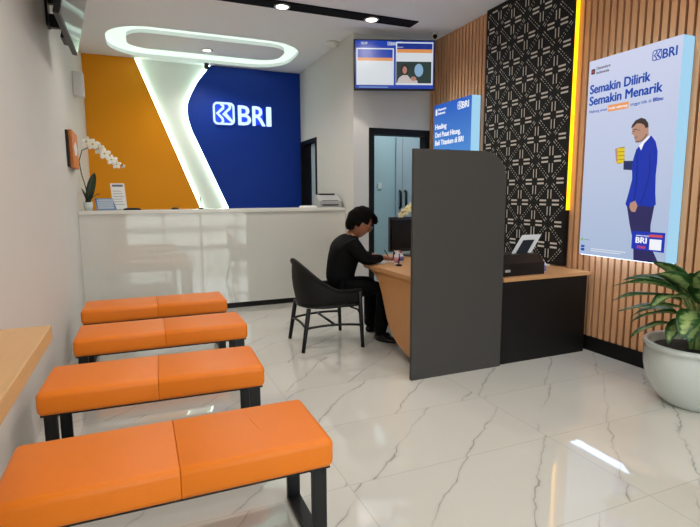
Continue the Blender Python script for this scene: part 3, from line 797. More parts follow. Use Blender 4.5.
# ---------------------------------------------------------------- black lattice board with slots and its yellow edge light
def lattice():
    yl, yr, z0, z1 = 4.545, 3.362, .70, ZC-.004
    root = empty('lattice_board', (XR, (yl+yr)/2, z0), 'tall black lattice board with pale slots between the slatted walls', 'wall panel')
    hw = (yl-yr)/2; d = .045
    mb = MB(); mb.box(-d, -.001, -hw, hw, 0, z1-z0); mb.build('board', M['lattice'], root)
    F = frame((-d, 0, 0), (0, -1, 0), (0, 0, 1), (-1, 0, 0))
    mb = MB(); p = .195; yc = (yl+yr)/2
    SC = 3.485/3.53
    def slot(cx, cy, L, W, ang):
        ca, sa = math.cos(ang), math.sin(ang)
        pts = [(-L/2, -W/2), (L/2, -W/2), (L/2, W/2), (-L/2, W/2)]
        q = [(cx+x*ca-y_*sa, cy+x*sa+y_*ca) for x, y_ in pts]
        if all(-hw+.015 < a < hw-.015 and .012 < b_ < z1-z0-.012 for a, b_ in q):
            mb.prism(q, .0002, .0012, 0, F)
    for i in range(-5, 6):
        for j in range(-7, 9):
            u = yc-(3.558+p*i); v = 1.655+p*j-z0
            if (i+j) % 2 == 0:      # cross nodes: four pairs of long slots
                for k in range(4):
                    a = k*PI/2
                    for s in (-1, 1):
                        slot(u+.077*math.cos(a)-s*.0185*math.sin(a), v+.077*math.sin(a)+s*.0185*math.cos(a), .082, .0165 if k % 2 == 0 else .0095, a)
            else:                    # star nodes: four dotted diagonal rows
                for k in range(4):
                    a = PI/4+k*PI/2
                    for r, l in ((.056, .030), (.093, .010), (.122, .010)):
                        for s in (-1, 1):
                            slot(u+r*math.cos(a)-s*.0115*math.sin(a), v+r*math.sin(a)+s*.0115*math.cos(a), l, .0056, a)
    mb.build('slot_pattern', M['slot'], root)
    boxo('edge_light', M['led_yellow'], root, -.040, -.004, -hw-.0085, -hw-.001, .50, z1-z0-.01)
lattice()

# ---------------------------------------------------------------- screens
CY = R(22.8)
def tv_right():
    c = Vector((2.858, 5.42, 2.849)); ang = R(-19.2)
    root = empty('wall_screen', c, 'lit information screen hung in the corner above the open doorway', 'television', rz=ang)
    W, H = .955, .565
    boxo('casing', M['blackplastic'], root, -W/2, W/2, 0, .045, -H/2, H/2, bev=.004)
    F = frame((0, -.0005, 0), (1, 0, 0), (0, 0, 1), (0, -1, 0))
    def rc(mb, x0, x1, y0, y1, mi=0, lay=0): mb.prism([(W*(x0-.5), H*(.5-y1)), (W*(x1-.5), H*(.5-y1)), (W*(x1-.5), H*(.5-y0)), (W*(x0-.5), H*(.5-y0))], .0006*lay, .0006*(lay+1), mi, F)
    mb = MB(); rc(mb, .015, .985, .02, .97, 0, 0)
    rc(mb, .03, .49, .17, .90, 1, 1); rc(mb, .045, .475, .195, .36, 0, 2); rc(mb, .045, .475, .36, .42, 2, 2)
    rc(mb, .515, .975, .045, .895, 1, 1); rc(mb, .53, .965, .07, .185, 3, 2); rc(mb, .53, .965, .185, .255, 2, 2)
    rc(mb, .52, .955, .43, .86, 4, 2)
    rc(mb, .06, .42, .935, .95, 6, 1)
    def el(cx, cy, rx, ry, mi, lay): mb.prism([(W*(cx+rx*math.cos(t*PI/8)-.5), H*(.5-cy-ry*math.sin(t*PI/8))) for t in range(16)], .0006*lay, .0006*(lay+1), mi, F)
    el(.80, .60, .055, .13, 6, 3); el(.62, .60, .05, .13, 7, 3)
    mb.prism([(W*(a-.5), H*(.5-c_)) for a, c_ in ((.53, .86), (.55, .76), (.60, .70), (.66, .70), (.70, .78), (.78, .80), (.79, .86))], .0024, .003, 8, F)
    el(.625, .60, .028, .075, 9, 4); el(.735, .77, .035, .045, 9, 5)
    dp = mb.build('display', [M['tv_blue'], M['tv_white'], M['tv_orange'], M['tv_blue2'], M['tv_green'], M['tv_skin'], M['tv_sky'], M['tv_hair'], M['tv_cloth'], M['tv_skin']], root)
    mb = MB(); put_text(mb, '10:39', -W*.41, H*.40, h=.028, w=.07, mx=F, d=.0012, bold=.03, depth=.0006); mb.build('screen_clock', M['tv_white'], dp)
    mb = MB(); bank_logo(mb, W*.36-W*.5+W*.05, H*.385, .04, 0, F, .0012, .0018); mb.build('screen_logo', M['tv_white'], dp)
    mb = MB(); put_text(mb, 'Antrian', W*.03, H*.445, h=.012, w=.06, mx=F, d=.0024, bold=.03, depth=.0006); mb.build('screen_text', M['tv_white'], dp)
    mb = MB(); put_text(mb, 'Layanan', W*.03, H*.345, h=.012, w=.07, mx=F, d=.0024, bold=.03, depth=.0006)
    mb.build('screen_text', M['tv_white'], dp)
    mb = MB(); mb.box(-.10, .10, .046, .058, -.10, .10); mb.tube([(0, .058, 0), (.05, .16, 0), (.085, .29, 0)], .025, 8); mb.build('wall_arm', M['blackmetal'], root)
tv_right()
def tv_left():
    root = empty('wall_screen', (-.345, 4.43, 2.785), 'switched-off screen on a tilting bracket high on the left wall', 'television')
    a = R(12.5)
    fr = Matrix.Rotation(a, 4, 'Y')
    mb = MB(); mb.box(-.035, .004, -.55, .52, -.28, .28, bev=.006, mx=fr); mb.build('casing', M['blackplastic'], root)
    mb = MB(); mb.box(.0045, .006, -.535, .505, -.262, .268, mx=fr); mb.build('display', M['screen_tv'], root)
    mb = MB(); mb.box(-.244, -.225, .34, .46, -.10, .25); mb.box(-.225, -.05, .38, .43, -.10, .0); mb.box(-.225, -.04, .38, .43, .08, .14); mb.box(-.075, -.04, .12, .34, -.26, .25, mx=fr)
    mb.build('tilt_bracket', M['blackmetal'], root)
tv_left()

# ---------------------------------------------------------------- left wall fittings
mb = MB(); mb.box(XL+.001, XL+.105, 6.45, 6.62, 2.45, 2.715, bev=.008); mb.box(XL+.02, XL+.09, 6.447, 6.4505, 2.47, 2.475)
tag(mb.build('wall_unit', M['white_plastic']), 'plain white wall unit below the left screen beside the orange board', 'wall unit')
root = empty('brochure_frame', (XL, 5.85, 1.62), 'small orange picture in a black edged frame on the left wall', 'picture')
mb = MB(); mb.box(.001, .02, -.42, .12, 0, .34); mb.build('backing', M['blackplastic'], root)
mb = MB(); mb.box(.0205, .05, -.36, .12, .0, .35, bev=.003); pr_ = mb.build('print', M['amber'], root)
mb = MB(); mb.prism([(-.26, .2), (-.10, .26), (.04, .2), (-.02, .13), (-.2, .12)], .0505, .052, 0, Matrix(((0, 0, 1, 0), (1, 0, 0, 0), (0, 1, 0, 0), (0, 0, 0, 1)))); mb.build('print_motif', M['paper'], pr_)

# ---------------------------------------------------------------- ceiling fittings
LAMPS = []
def track(x0, x1, y0, y1, lamps, label, cam=True):
    root = empty('light_track', ((x0+x1)/2, (y0+y1)/2, ZC), label, 'ceiling light')
    cx, cy = root.location.x, root.location.y
    mb = MB(); mb.prism([(x0-cx, y0-cy), (x1-cx-.0, y0-cy), (x1-cx-.0, y1-cy), (x0-cx, y1-cy)], -.012, -.0005); mb.build('channel', M['track_black'], root)
    for x in lamps:
        mb = MB(); mb.lathe([(.062, 0), (.082, 0), (.082, .012), (.062, .012), (.062, 0)], seg=24, mx=Matrix.Translation((x-cx, 0, -.026)))
        lr = mb.build('lamp_ring', M['silver'], root)
        mb = MB(); mb.lathe([(.001, 0), (.06, 0), (.06, .008), (.001, .008)], seg=24, mx=Matrix.Translation((x-cx, 0, -.022))); mb.build('lamp_lens', M['lamp_warm'], lr)
        LAMPS.append((x, (y0+y1)/2, ZC-.05))
track(.15, 2.98, 5.09, 5.285, (.45, 1.453, 2.45), 'long black ceiling light channel with round downlights in front of the counter')
track(.15, 2.98, 2.45, 2.645, (.45, 1.453, 2.45), 'added unseen black light channel over the middle of the waiting area')  # out of view, added to raise the brightness of the hall
track(.15, 2.98, .0, .195, (.45, 1.453, 2.45), 'added unseen black light channel nearest the shop front')  # second unseen channel, added as extra light behind the camera side
root = empty('downlight', (.953, 7.09, ZC), 'round recessed downlight in the middle of the glowing oval', 'ceiling light')
mb = MB(); mb.lathe([(.05, -.008), (.075, -.008), (.075, -.001), (.05, -.001), (.05, -.008)], seg=24); lr = mb.build('lamp_ring', M['white_plastic'], root)
mb = MB(); mb.lathe([(.001, -.005), (.049, -.005), (.049, -.001), (.001, -.001)], seg=24); mb.build('lamp_lens', M['lamp_warm'], lr)
LAMPS.append((.953, 7.09, ZC-.05))
mb = MB(); mb.lathe([(.001, -.065), (.045, -.062), (.06, -.05), (.066, -.03), (.085, -.025), (.09, -.001), (.001, -.001)], seg=24); o = mb.build('smoke_detector', M['white_plastic']); o.location = (2.37, 6.17, ZC)
tag(o, 'round white smoke detector on the ceiling by the teller bay wall', 'smoke detector')
def camera_fitting(loc, aim, body, label):
    root = empty('security_camera', loc, label, 'security camera')
    a = Vector(aim).normalized()
    mb = MB(); mb.lathe([(.001, -.02), (.03, -.02), (.035, -.001), (.001, -.001)], seg=16); mb.build('mount', body, root)
    s = Vector((0, 0, -.045))
    mb = MB(); mb.tube([s-a*.05, s+a*.05], .035, 16); ho_ = mb.build('housing', body, root)
    mb = MB(); mb.tube([s+a*.0505, s+a*.056], .026, 16); mb.build('lens', M['blackplastic'], ho_)
camera_fitting((3.36, 5.36, ZC), (-.45, -.85, -.25), M['white_plastic'], 'white security camera in the corner right of the lit screen')
camera_fitting((1.03, 7.78, ZC), (-.1, -.9, -.3), M['blackplastic'], 'small black security camera above the white glowing band')

# ---------------------------------------------------------------- desk things
def monitor():
    root = empty('computer_monitor', (2.62, 4.50, .72), 'black computer monitor on the desk left of the partition', 'monitor')
    W, z0, z1 = .60, .05, .40
    boxo('screen', M['screen_dark'], root, -W/2, W/2, -.02, .02, z0, z1, bev=.006)
    boxo('bezel', M['blackplastic'], root, -W/2+.02, W/2-.02, -.03, -.0205, z0+.03, z1-.03, bev=.003)
    mb = MB(); mb.box(-.03, .03, .021, .04, 0.012, .22); mb.build('stand_post', M['blackplastic'], root)
    mb = MB(); mb.box(-.12, .12, -.08, .10, 0, .012, bev=.004); mb.build('stand_base', M['blackplastic'], root)
monitor()
def dispenser(loc, h, label, cap, lab_m, sc_=1):
    mb = MB(); mb.lathe([(.001, 0), (.022, 0), (.024, .006), (.024, h*.7), (.012, h*.8), (.012, h*.86), (.001, h*.86)], seg=14)
    o = mb.build('hand_sanitizer', M['clear']); o.location = loc; tag(o, label, 'bottle', 'small bottles on the service desk')
    mb = MB(); mb.lathe([(.0242, h*.15), (.0248, h*.15), (.0248, h*.55), (.0242, h*.55)], seg=14); mb.build('label_wrap', lab_m, o)
    mb = MB(); mb.tube([(0, 0, h*.86), (0, 0, h)], .008, 10); mb.box(-.022, .008, -.007, .007, h*.96, h*1.03); mb.build('pump', cap, o)
dispenser((2.12, 3.955, .72), .12, 'clear bottle with a pink label near the man\'s hands', M['white_plastic'], M['pink'])
dispenser((2.225, 4.075, .72), .10, 'clear bottle with a red cap left of the monitor', M['red'], M['purple'])
root = empty('pen_stand', (2.09, 3.86, .72), 'small black stand with a pen at the front of the desk', 'pen stand')
mb = MB(); mb.lathe([(.001, 0), (.03, 0), (.028, .012), (.008, .02), (.001, .02)], seg=16); mb.build('base', M['blackplastic'], root)
mb = MB(); mb.tube([(0, 0, .02), (.006, 0, .11)], .005, 8); mb.build('pen', M['blackplastic'], root)
root = empty('card_reader', (2.285, 4.24, .72), 'small dark card reader with a white display in front of the monitor', 'card reader')
fr = Matrix.Rotation(R(-35), 4, 'X')
mb = MB(); mb.box(-.05, .05, -.03, .05, 0, .02, bev=.003); mb.box(-.045, .045, .0, .02, .02, .10, bev=.003); mb.build('body', M['blackplastic'], root)
mb = MB(); mb.box(-.03, .03, -.002, -.0005, .05, .09); mb.build('display', M['paper'], root)
mb = MB(); mb.prism([(-.10, -.14), (.10, -.14), (.10, .14), (-.10, .14)], 0, .002); o = mb.build('form_sheet', M['paper']); o.location = (2.03, 4.16, .7205); o.rotation_euler = (0, 0, R(-70))
tag(o, 'white form under the hands of the seated man', 'paper')
orchid((2.565, 3.95, .72), [(0, 0, .10), (-.02, 0, .30), (-.06, 0, .50), (-.16, 0, .57), (-.28, 0, .53), (-.40, 0, .46)],
       [((-.20, -.01, .57), .05), ((-.26, -.01, .54), .05), ((-.315, -.01, .505), .048), ((-.365, -.005, .475), .04), ((-.41, 0, .445), .03)],
       [((.10, .05, .22), (.3, .9, 0), .035), ((-.12, .03, .2), (.2, .9, 0), .035)],
       'cream orchid spray showing past the left edge of the grey partition', M['petal_y'], M['ceramic'])

# ---------------------------------------------------------------- plant in the white pot
def leaf_mat():
    m = bpy.data.materials.new('variegated_leaf'); m.use_nodes = True
    nt = m.node_tree; N = nt.nodes; L = nt.links; b = N['Principled BSDF']; b.inputs['Roughness'].default_value = .35
    at = N.new('ShaderNodeAttribute'); at.attribute_name = 'across'
    tc = N.new('ShaderNodeTexCoord'); n = N.new('ShaderNodeTexNoise'); n.inputs['Scale'].default_value = 38; n.inputs['Detail'].default_value = 4
    L.new(tc.outputs['Object'], n.inputs['Vector'])
    ad = N.new('ShaderNodeMath'); ad.operation = 'MULTIPLY_ADD'; L.new(n.outputs['Fac'], ad.inputs[0]); ad.inputs[1].default_value = 1.1; L.new(at.outputs['Fac'], ad.inputs[2])
    mr = N.new('ShaderNodeMapRange'); mr.inputs['From Min'].default_value = .78; mr.inputs['From Max'].default_value = 1.12; L.new(ad.outputs[0], mr.inputs['Value'])
    mx = N.new('ShaderNodeMix'); mx.data_type = 'RGBA'; L.new(mr.outputs[0], mx.inputs['Factor'])
    mx.inputs['A'].default_value = (*lin((150, 172, 108)), 1); mx.inputs['B'].default_value = (*lin((36, 76, 32)), 1)
    L.new(mx.outputs['Result'], b.inputs['Base Color'])
    return m
M['leaf'] = leaf_mat()
def pot_plant():
    cx, cy = 3.225, 1.985
    root = empty('potted_plant', (cx, cy, 0), 'broad-leaved green plant in a large white glazed pot', 'plant')
    mb = MB()
    mb.lathe([(.001, 0), (.155, 0), (.172, .006), (.205, .04), (.248, .10), (.276, .17), (.290, .24), (.292, .29), (.286, .335), (.278, .352), (.284, .362), (.298, .374), (.300, .392), (.290, .402), (.272, .400), (.262, .385), (.258, .35), (.24, .34), (.001, .34)], seg=64)
    mb.build('pot', M['ceramic'], root)
    mb = MB(); mb.lathe([(.001, .341), (.254, .341), (.245, .350), (.12, .362), (.001, .362)], seg=32); mb.build('soil', M['soil'], root)
    st = MB(); lf = MB(); across = []
    def leaf(az, r0, z0, el1, length, width, droop, roll):
        a = R(az); dirh = Vector((math.cos(a), math.sin(a), 0)); side = Vector((-math.sin(a), math.cos(a), 0))
        b0 = Vector((0, 0, .345))+dirh*r0*.35+side*random.uniform(-.03, .03)
        tip_p = dirh*r0+Vector((0, 0, z0)); e = R(el1); d0 = dirh*math.cos(e)+Vector((0, 0, 1))*math.sin(e)
        ctrl = tip_p-d0*(z0-.34)*.4; ctrl.z = min(ctrl.z, z0); ctrl = ctrl*.6+Vector((b0.x, b0.y, b0.z+(z0-.34)*.7))*.4
        pp = [b0.lerp(ctrl, t).lerp(ctrl.lerp(tip_p, t), t) for t in (0, .2, .4, .6, .8, 1)]
        st.tube(pp, [.009, .0085, .0075, .0065, .0055, .0045], 6)
        ang = e; n = 16; p = tip_p.copy(); rows = []
        for i in range(n+1):
            t = i/n
            up = (-dirh*math.sin(ang)+Vector((0, 0, 1))*math.cos(ang))
            sd = side*math.cos(R(roll))+up*math.sin(R(roll)); upr = up*math.cos(R(roll))-side*math.sin(R(roll))
            w = width*(math.sin(PI*t**.78)**.8)*.5 if 0 < t < 1 else .001
            wav = .004*math.sin(t*11+az)
            rows.append([p+sd*w*k+upr*(abs(k)*w*.32+wav*abs(k)) for k in (-1, -.66, -.33, 0, .33, .66, 1)])
            p = p+(dirh*math.cos(ang)+Vector((0, 0, 1))*math.sin(ang))*(length/n); ang -= R(droop)/n
            across.extend([1, .62, .28, .12, .28, .62, 1] if .06 < t < .9 else [1]*7)
        vs_ = [q for r_ in rows for q in r_]
        lf.add(vs_, [[i*7+k, i*7+k+1, (i+1)*7+k+1, (i+1)*7+k] for i in range(n) for k in range(6)], 0, True)
    K_W, K_Z = 1.22, .055
    spec = [  # azimuth, reach and height of the stalk end, rise, length, width, droop, roll
        (146, .13, .66, 26, .40, .105, 46, 18), (157, .12, .61, 20, .44, .10, 40, 8), (166, .13, .57, 10, .44, .10, 22, 14), (162, .15, .47, 4, .32, .08, 42, 10),
        (178, .12, .63, 22, .34, .11, 60, 12), (205, .10, .56, 10, .28, .125, 105, 0), (222, .08, .60, 62, .26, .13, 70, 6), (196, .06, .60, 70, .26, .125, 30, -8),
        (130, .10, .64, 40, .36, .11, 60, 0), (110, .10, .62, 50, .34, .12, 70, 0), (85, .08, .62, 52, .32, .12, 70, 0), (250, .10, .56, 30, .32, .12, 90, 0),
        (268, .10, .60, 44, .34, .125, 75, -10), (285, .10, .58, 30, .30, .12, 80, 0), (300, .09, .62, 56, .30, .12, 70, 0), (240, .06, .62, 74, .28, .13, 34, 0),
        (60, .07, .60, 64, .26, .11, 70, 0), (30, .05, .60, 74, .22, .11, 70, 0), (0, .04, .60, 76, .20, .11, 80, 0), (325, .06, .58, 60, .24, .11, 90, 0),
        (150, .12, .52, 12, .30, .09, 50, 20), (188, .14, .50, 6, .26, .09, 70, 0), (232, .13, .50, 8, .26, .10, 80, 0), (275, .13, .49, 6, .26, .10, 70, 0), (210, .05, .62, 66, .30, .125, 40, 14), (255, .05, .64, 62, .32, .125, 50, -14), (228, .11, .55, 20, .27, .12, 100, 10), (200, .12, .54, 16, .30, .11, 80, -12), (170, .08, .66, 48, .32, .11, 46, 24), (140, .07, .66, 60, .30, .115, 40, 30), (120, .12, .52, 14, .28, .09, 60, 0)]
    for a_, r_, z_, e_, l_, w_, d_, o_ in spec: leaf(a_, r_, z_+K_Z, e_, l_, w_*K_W, d_, o_)
    st.build('stalks', M['stalk'], root)
    o = lf.build('leaves', M['leaf'], root)
    at = o.data.attributes.new('across', 'FLOAT', 'POINT')
    for k, v in enumerate(across): at.data[k].value = v
    so = o.modifiers.new('thick', 'SOLIDIFY'); so.thickness = .002
pot_plant()

# ---------------------------------------------------------------- rattan chair
def chair():
    root = empty('rattan_chair', (1.50, 4.235, 0), 'black woven rattan armchair the man in black sits on', 'chair')
    # plan outline of the shell, from the front of the near arm round the back to the front of the far arm
    N_ = 40; rows = []
    for i in range(N_+1):
        t = i/N_; s = 2*t-1                      # -1 near arm front .. +1 far arm front
        a = s*R(180)
        # superellipse-like U: straight arms, round back
        if abs(s) > .55:
            k = (abs(s)-.55)/.45; x = -.03+.31*k; y_ = math.copysign(.255, s)
        else:
            q = s/.55*R(90); x = -.03-.222*math.cos(q)**.9 if abs(s) < .549 else -.03; y_ = .255*math.sin(q)
        back = max(0, 1-abs(s)/.72)
        hgt = .50+.29*(back**1.1*(3-2*back) if back < 1 else 1)/1.0
        hgt = .505+.268*(back*back*(3-2*back))**.85
        fl = 1+.045*(hgt-.38)/.41
        xb, yb = x*.93+.01, y_*.93
        xt = x*fl-.0*back; yt = y_*fl
        rows.append((Vector((xb, yb, .375)), Vector((xt, yt, hgt))))
    mb = MB(); vs = []; K = 5
    for off in (0, 1):
        for (b_, t_) in rows:
            c = Vector((.05, 0, 0)); 
            for k in range(K+1):
                p = b_.lerp(t_, k/K)
                n = Vector((p.x-.08, p.y, 0)).normalized()
                bulge = .02*math.sin(PI*k/K)
                vs.append(p+n*(bulge-(.016 if off else 0)))
    fs = []; n1 = (N_+1)*(K+1)
    for i in range(N_):
        for k in range(K):
            a, b_, c, d = i*(K+1)+k, (i+1)*(K+1)+k, (i+1)*(K+1)+k+1, i*(K+1)+k+1
            fs.append([a, b_, c, d]); fs.append([n1+d, n1+c, n1+b_, n1+a])
    mb.add(vs, fs, 0, True)
    mb.build('woven_shell', M['wicker'], root)
    mb = MB(); mb.tube([t_+Vector((0, 0, .004)) for b_, t_ in rows], .016, 8); mb.build('top_rim', M['wicker'], root)
    mb = MB(); mb.tube([b_ for b_, t_ in rows], .013, 8); mb.build('bottom_rail', M['blackmetal'], root)
    mb = MB()
    pl = [(b_.x*.97, b_.y*.97) for b_, t_ in rows]
    mb.prism(pl, .36, .385); mb.build('seat', M['wicker'], root)
    mb = MB(); mb.prism([(x*.86+.01, y_*.86) for x, y_ in pl], .386, .425); mb.build('seat_cushion', M['cushion_tan'], root)
    for bx_, by_, tx, ty, tz in ((-.265, -.255, -.19, -.20, .37), (-.245, .225, -.19, .20, .37), (.275, -.30, .262, -.262, .50), (.30, .305, .262, .262, .50)):
        mb = MB(); mb.tube([(bx_, by_, 0), ((bx_+tx)/2, (by_+ty)/2, tz/2), (tx, ty, tz)], [.016, .019, .020], 10); mb.build('leg', M['blackmetal'], root)
    def lp(b_, t_, z, tz): k = z/tz; return (b_[0]+(t_[0]-b_[0])*k, b_[1]+(t_[1]-b_[1])*k, z)
    q = {'bn': ((-.265, -.255), (-.19, -.20), .37), 'bf': ((-.245, .225), (-.19, .20), .37), 'fn': ((.275, -.30), (.262, -.262), .50), 'ff': ((.30, .305), (.262, .262), .50)}
    P_ = lambda k, z: Vector(lp(q[k][0], q[k][1], z, q[k][2]))
    for a, c in (('bn', 'fn'), ('bf', 'ff'), ('bn', 'bf')):
        A, C = P_(a, .20), P_(c, .20); mid = (A+C)/2
        mid2 = mid+Vector((0, 0, .035)) if a != c else mid
        pts = [A.lerp(mid2, t).lerp(mid2.lerp(C, t), t) for t in [i/8 for i in range(9)]]
        mb = MB(); mb.tube(pts, .011, 8); mb.build('stretcher', M['blackmetal'], root)
    A = (P_('bn', .21)+P_('fn', .21))/2; C = (P_('bf', .21)+P_('ff', .21))/2
    mb = MB(); mb.tube([A+Vector((0, 0, .012)), C+Vector((0, 0, .012))], .011, 8); mb.build('stretcher', M['blackmetal'], root)
    for k in ('fn', 'ff'):
        A = P_(k, .28); mb = MB(); mb.tube([A, A+Vector((-.03, 0, .06)), Vector((A.x-.10, A.y*.93, .372))], .009, 8); mb.build('corner_brace', M['blackmetal'], root)
chair()

# ---------------------------------------------------------------- seated man
def skin(name, verts, edges, m, parent, sub=2, root_i=0, disp=None):
    """verts: (x,y,z,rx,ry)"""
    me = bpy.data.meshes.new(name)
    me.from_pydata([v[:3] for v in verts], edges, [])
    o = bpy.data.objects.new(name, me); COL.objects.link(o)
    md = o.modifiers.new('skin', 'SKIN'); md.use_smooth_shade = True
    if not me.skin_vertices: me.skin_vertices.new()
    for i, v in enumerate(verts):
        d = me.skin_vertices[0].data[i]; d.radius = (v[3], v[4] if len(v) > 4 else v[3]); d.use_root = (i == root_i)
    sb = o.modifiers.new('sub', 'SUBSURF'); sb.levels = sub; sb.render_levels = sub
    dg = bpy.context.evaluated_depsgraph_get(); dg.update()
    nm = bpy.data.meshes.new_from_object(o.evaluated_get(dg))
    bpy.data.objects.remove(o); bpy.data.meshes.remove(me)
    return nm
def mesh_part(name, meshes, m, parent, root):
    bm = bmesh.new()
    for me in meshes: bm.from_mesh(me)
    me = bpy.data.meshes.new(name); bm.to_mesh(me); bm.free()
    for p in me.polygons: p.use_smooth = True; p.material_index = 0
    me.materials.clear(); me.materials.append(m)
    o = link(name, me, parent)
    o.matrix_parent_inverse = Matrix.Translation(-Vector(root.location))
    return o
def head_mesh():
    """skin of head in head space: x forward, z up, chin near z=-.115, crown z=.125"""
    bm = bmesh.new(); bmesh.ops.create_uvsphere(bm, u_segments=40, v_segments=28, radius=1)
    for v in bm.verts:
        x, y_, z = v.co
        X, Y, Z = x*.098, y_*.076, z*.128
        if z < 0:                               # jaw narrows, back of the skull tucks in
            k = -z
            Y *= 1-.30*k*k
            if x < 0: X *= 1-.38*k
            else: X = X*(1-.16*k)+.012*k
        if x > .2:                              # face plane
            f = (x-.2)/.8
            if .0 < z < .30 and abs(y_) < .55: X -= .010*f*math.exp(-((z-.12)/.10)**2)*math.exp(-((abs(y_)-.32)/.16)**2)   # eye sockets
            X += .007*f*math.exp(-((z-.30)/.10)**2)*math.exp(-(y_/.5)**2)         # brow
            X += .026*math.exp(-((z+.12)/.11)**2)*math.exp(-(y_/.13)**2)*f        # nose tip
            X += .012*math.exp(-((z-.06)/.13)**2)*math.exp(-(y_/.10)**2)*f        # nose bridge
            X += .009*math.exp(-((z+.42)/.07)**2)*math.exp(-(y_/.28)**2)*f        # lips
            X -= .004*math.exp(-((z+.425)/.018)**2)*math.exp(-(y_/.25)**2)*f
            X += .008*math.exp(-((z+.78)/.14)**2)*math.exp(-(y_/.35)**2)*f        # chin
        v.co = Vector((X, Y, Z))
    return bm
def man():
    ro = Vector((1.62, 4.2, 0))
    root = empty('person', ro, 'person in black long sleeves and black trousers writing at the desk', 'person')
    HC = Vector((1.852, 4.17, 1.085)); tiltR = Matrix.Rotation(R(-9), 4, 'Z') @ Matrix.Rotation(R(30), 4, 'Y')
    HM = Matrix.Translation(HC) @ tiltR @ Matrix.Scale(1.06, 4)
    # skeleton of the whole body (skin)
    J = {}
    V = []; E = []
    def j(n, x, y_, z, rx, ry=None, to=None):
        J[n] = len(V); V.append((x, y_, z, rx, ry or rx))
        if to: E.append((J[to], J[n]))
    j('pelvis', 1.665, 4.215, .50, .085, .085)
    j('waist', 1.675, 4.215, .65, .075, .075, 'pelvis')
    j('chest', 1.712, 4.21, .80, .08, .08, 'waist')
    j('upper', 1.752, 4.205, .90, .058, .058, 'chest')
    j('neck', 1.782, 4.195, .99, .045, .045, 'upper')
    j('skull', 1.815, 4.18, 1.06, .05, .05, 'neck')
    j('hip_r', 1.71, 4.125, .495, .07, None, 'pelvis'); j('knee_r', 2.03, 4.06, .50, .056, None, 'hip_r'); j('cal_r', 2.035, 4.045, .33, .05, None, 'knee_r'); j('ank_r', 2.00, 4.06, .085, .028, None, 'cal_r')
    j('foot_r', 2.045, 3.995, .030, .014, None, 'ank_r'); j('toe_r', 2.085, 3.95, .025, .010, None, 'foot_r')
    j('hip_l', 1.71, 4.305, .495, .07, None, 'pelvis'); j('knee_l', 2.05, 4.36, .50, .056, None, 'hip_l'); j('cal_l', 2.06, 4.37, .33, .05, None, 'knee_l'); j('ank_l', 2.05, 4.38, .085, .028, None, 'cal_l')
    j('foot_l', 2.10, 4.405, .030, .014, None, 'ank_l'); j('toe_l', 2.155, 4.43, .025, .010, None, 'foot_l')
    ARM = {}
    for s, sh, up, el, fo, wr in (('r', (1.745, 4.065, .90), (1.79, 4.02, .82), (1.835, 3.99, .765), (1.93, 4.025, .768), (2.03, 4.07, .768)),
                              ('l', (1.755, 4.345, .90), (1.81, 4.40, .82), (1.87, 4.43, .775), (1.96, 4.36, .77), (2.045, 4.28, .768))):
        j('sh_'+s, *sh, .042, None, 'upper'); j('up_'+s, *up, .038, None, 'sh_'+s); j('el_'+s, *el, .038, None, 'up_'+s); j('fo_'+s, *fo, .034, None, 'el_'+s); j('wr_'+s, *wr, .023, .027, 'fo_'+s)
        d = (Vector(wr)-Vector(fo)).normalized()
        palm = Vector(wr)+d*.055+Vector((0, 0, -.006)); j('pa_'+s, *palm, .017, .034, 'wr_'+s)
        ARM[s] = (Vector(wr), d, palm)
    body = skin('body', V, E, M['skin'], None, 2)
    fm = []
    for s in 'rl':                                # five separate fingers, each a short chain rooted in the palm
        wr, d, palm = ARM[s]; up = Vector((0, 0, 1)); sd = d.cross(up).normalized()
        inn = sd if (sd.y > 0) == (s == 'r') else -sd        # towards the other hand
        if s == 'r': inn = sd if sd.y > 0 else -sd
        else: inn = sd if sd.y < 0 else -sd
        for off, L, curl in ((.026, .070, .5), (.009, .078, .6), (-.009, .072, .7), (-.025, .056, .8)):
            b0 = palm+inn*off*.8+d*.005; p1 = palm+inn*off+d*.035; p2 = p1+d*L*.42*math.cos(curl*.35)+up*(-L*.10); p3 = p2+d*L*.30*math.cos(curl)-up*L*.22; p4 = p3+d*L*.18*math.cos(curl*1.3)-up*L*.13
            chain = [(*p, r) for p, r in ((b0, .009), (p1, .0092), (p2, .0085), (p3, .0078), (p4, .0066))]
            for k in range(len(chain)):
                x, y_, z, r = chain[k]; chain[k] = (x, y_, max(z, .732+r*.3), r, r)
            fm.append(skin('finger', chain, [(k, k+1) for k in range(4)], M['skin'], None, 2))
        b0 = wr+d*.02; t1 = wr+d*.035+inn*.032; t2 = t1+d*.030+inn*.014-up*.006; t3 = t2+d*.026+inn*.002-up*.006
        chain = [(*b0, .011, .011), (*t1, .0115, .011), (*t2, .0098, .0095), (*t3, .0078, .0078)]
        fm.append(skin('finger', chain, [(0, 1), (1, 2), (2, 3)], M['skin'], None, 2))
    hb = head_mesh(); hb.transform(HM)
    hm = bpy.data.meshes.new('head'); hb.to_mesh(hm); hb.free()
    em = MB()
    for s in (-1, 1):                             # ears
        em.ball((-.004, s*.077, -.012), .032, 0, 12, (.6, .28, 1), mx=HM)
    el = bpy.data.meshes.new('ears'); el.from_pydata([tuple(p) for p in em.v], [], em.f)
    o = mesh_part('body', [body]+fm+[hm, el], M['skin'], root, root)
    # eyes and mouth as small features on the face
    for s in (-1, 1):
        mb = MB(); mb.ball((.079, s*.029, .016), .011, 0, 10, (.7, 1.3, .55), mx=HM); at0(mb, 'eye', M['white_plastic'], root)
        mb = MB(); mb.tube([(.092, s*.014, .036), (.091, s*.030, .041), (.082, s*.046, .036)], .004, 6, mx=HM); at0(mb, 'eyebrow', M['hair'], root)
    # glasses
    mb = MB()
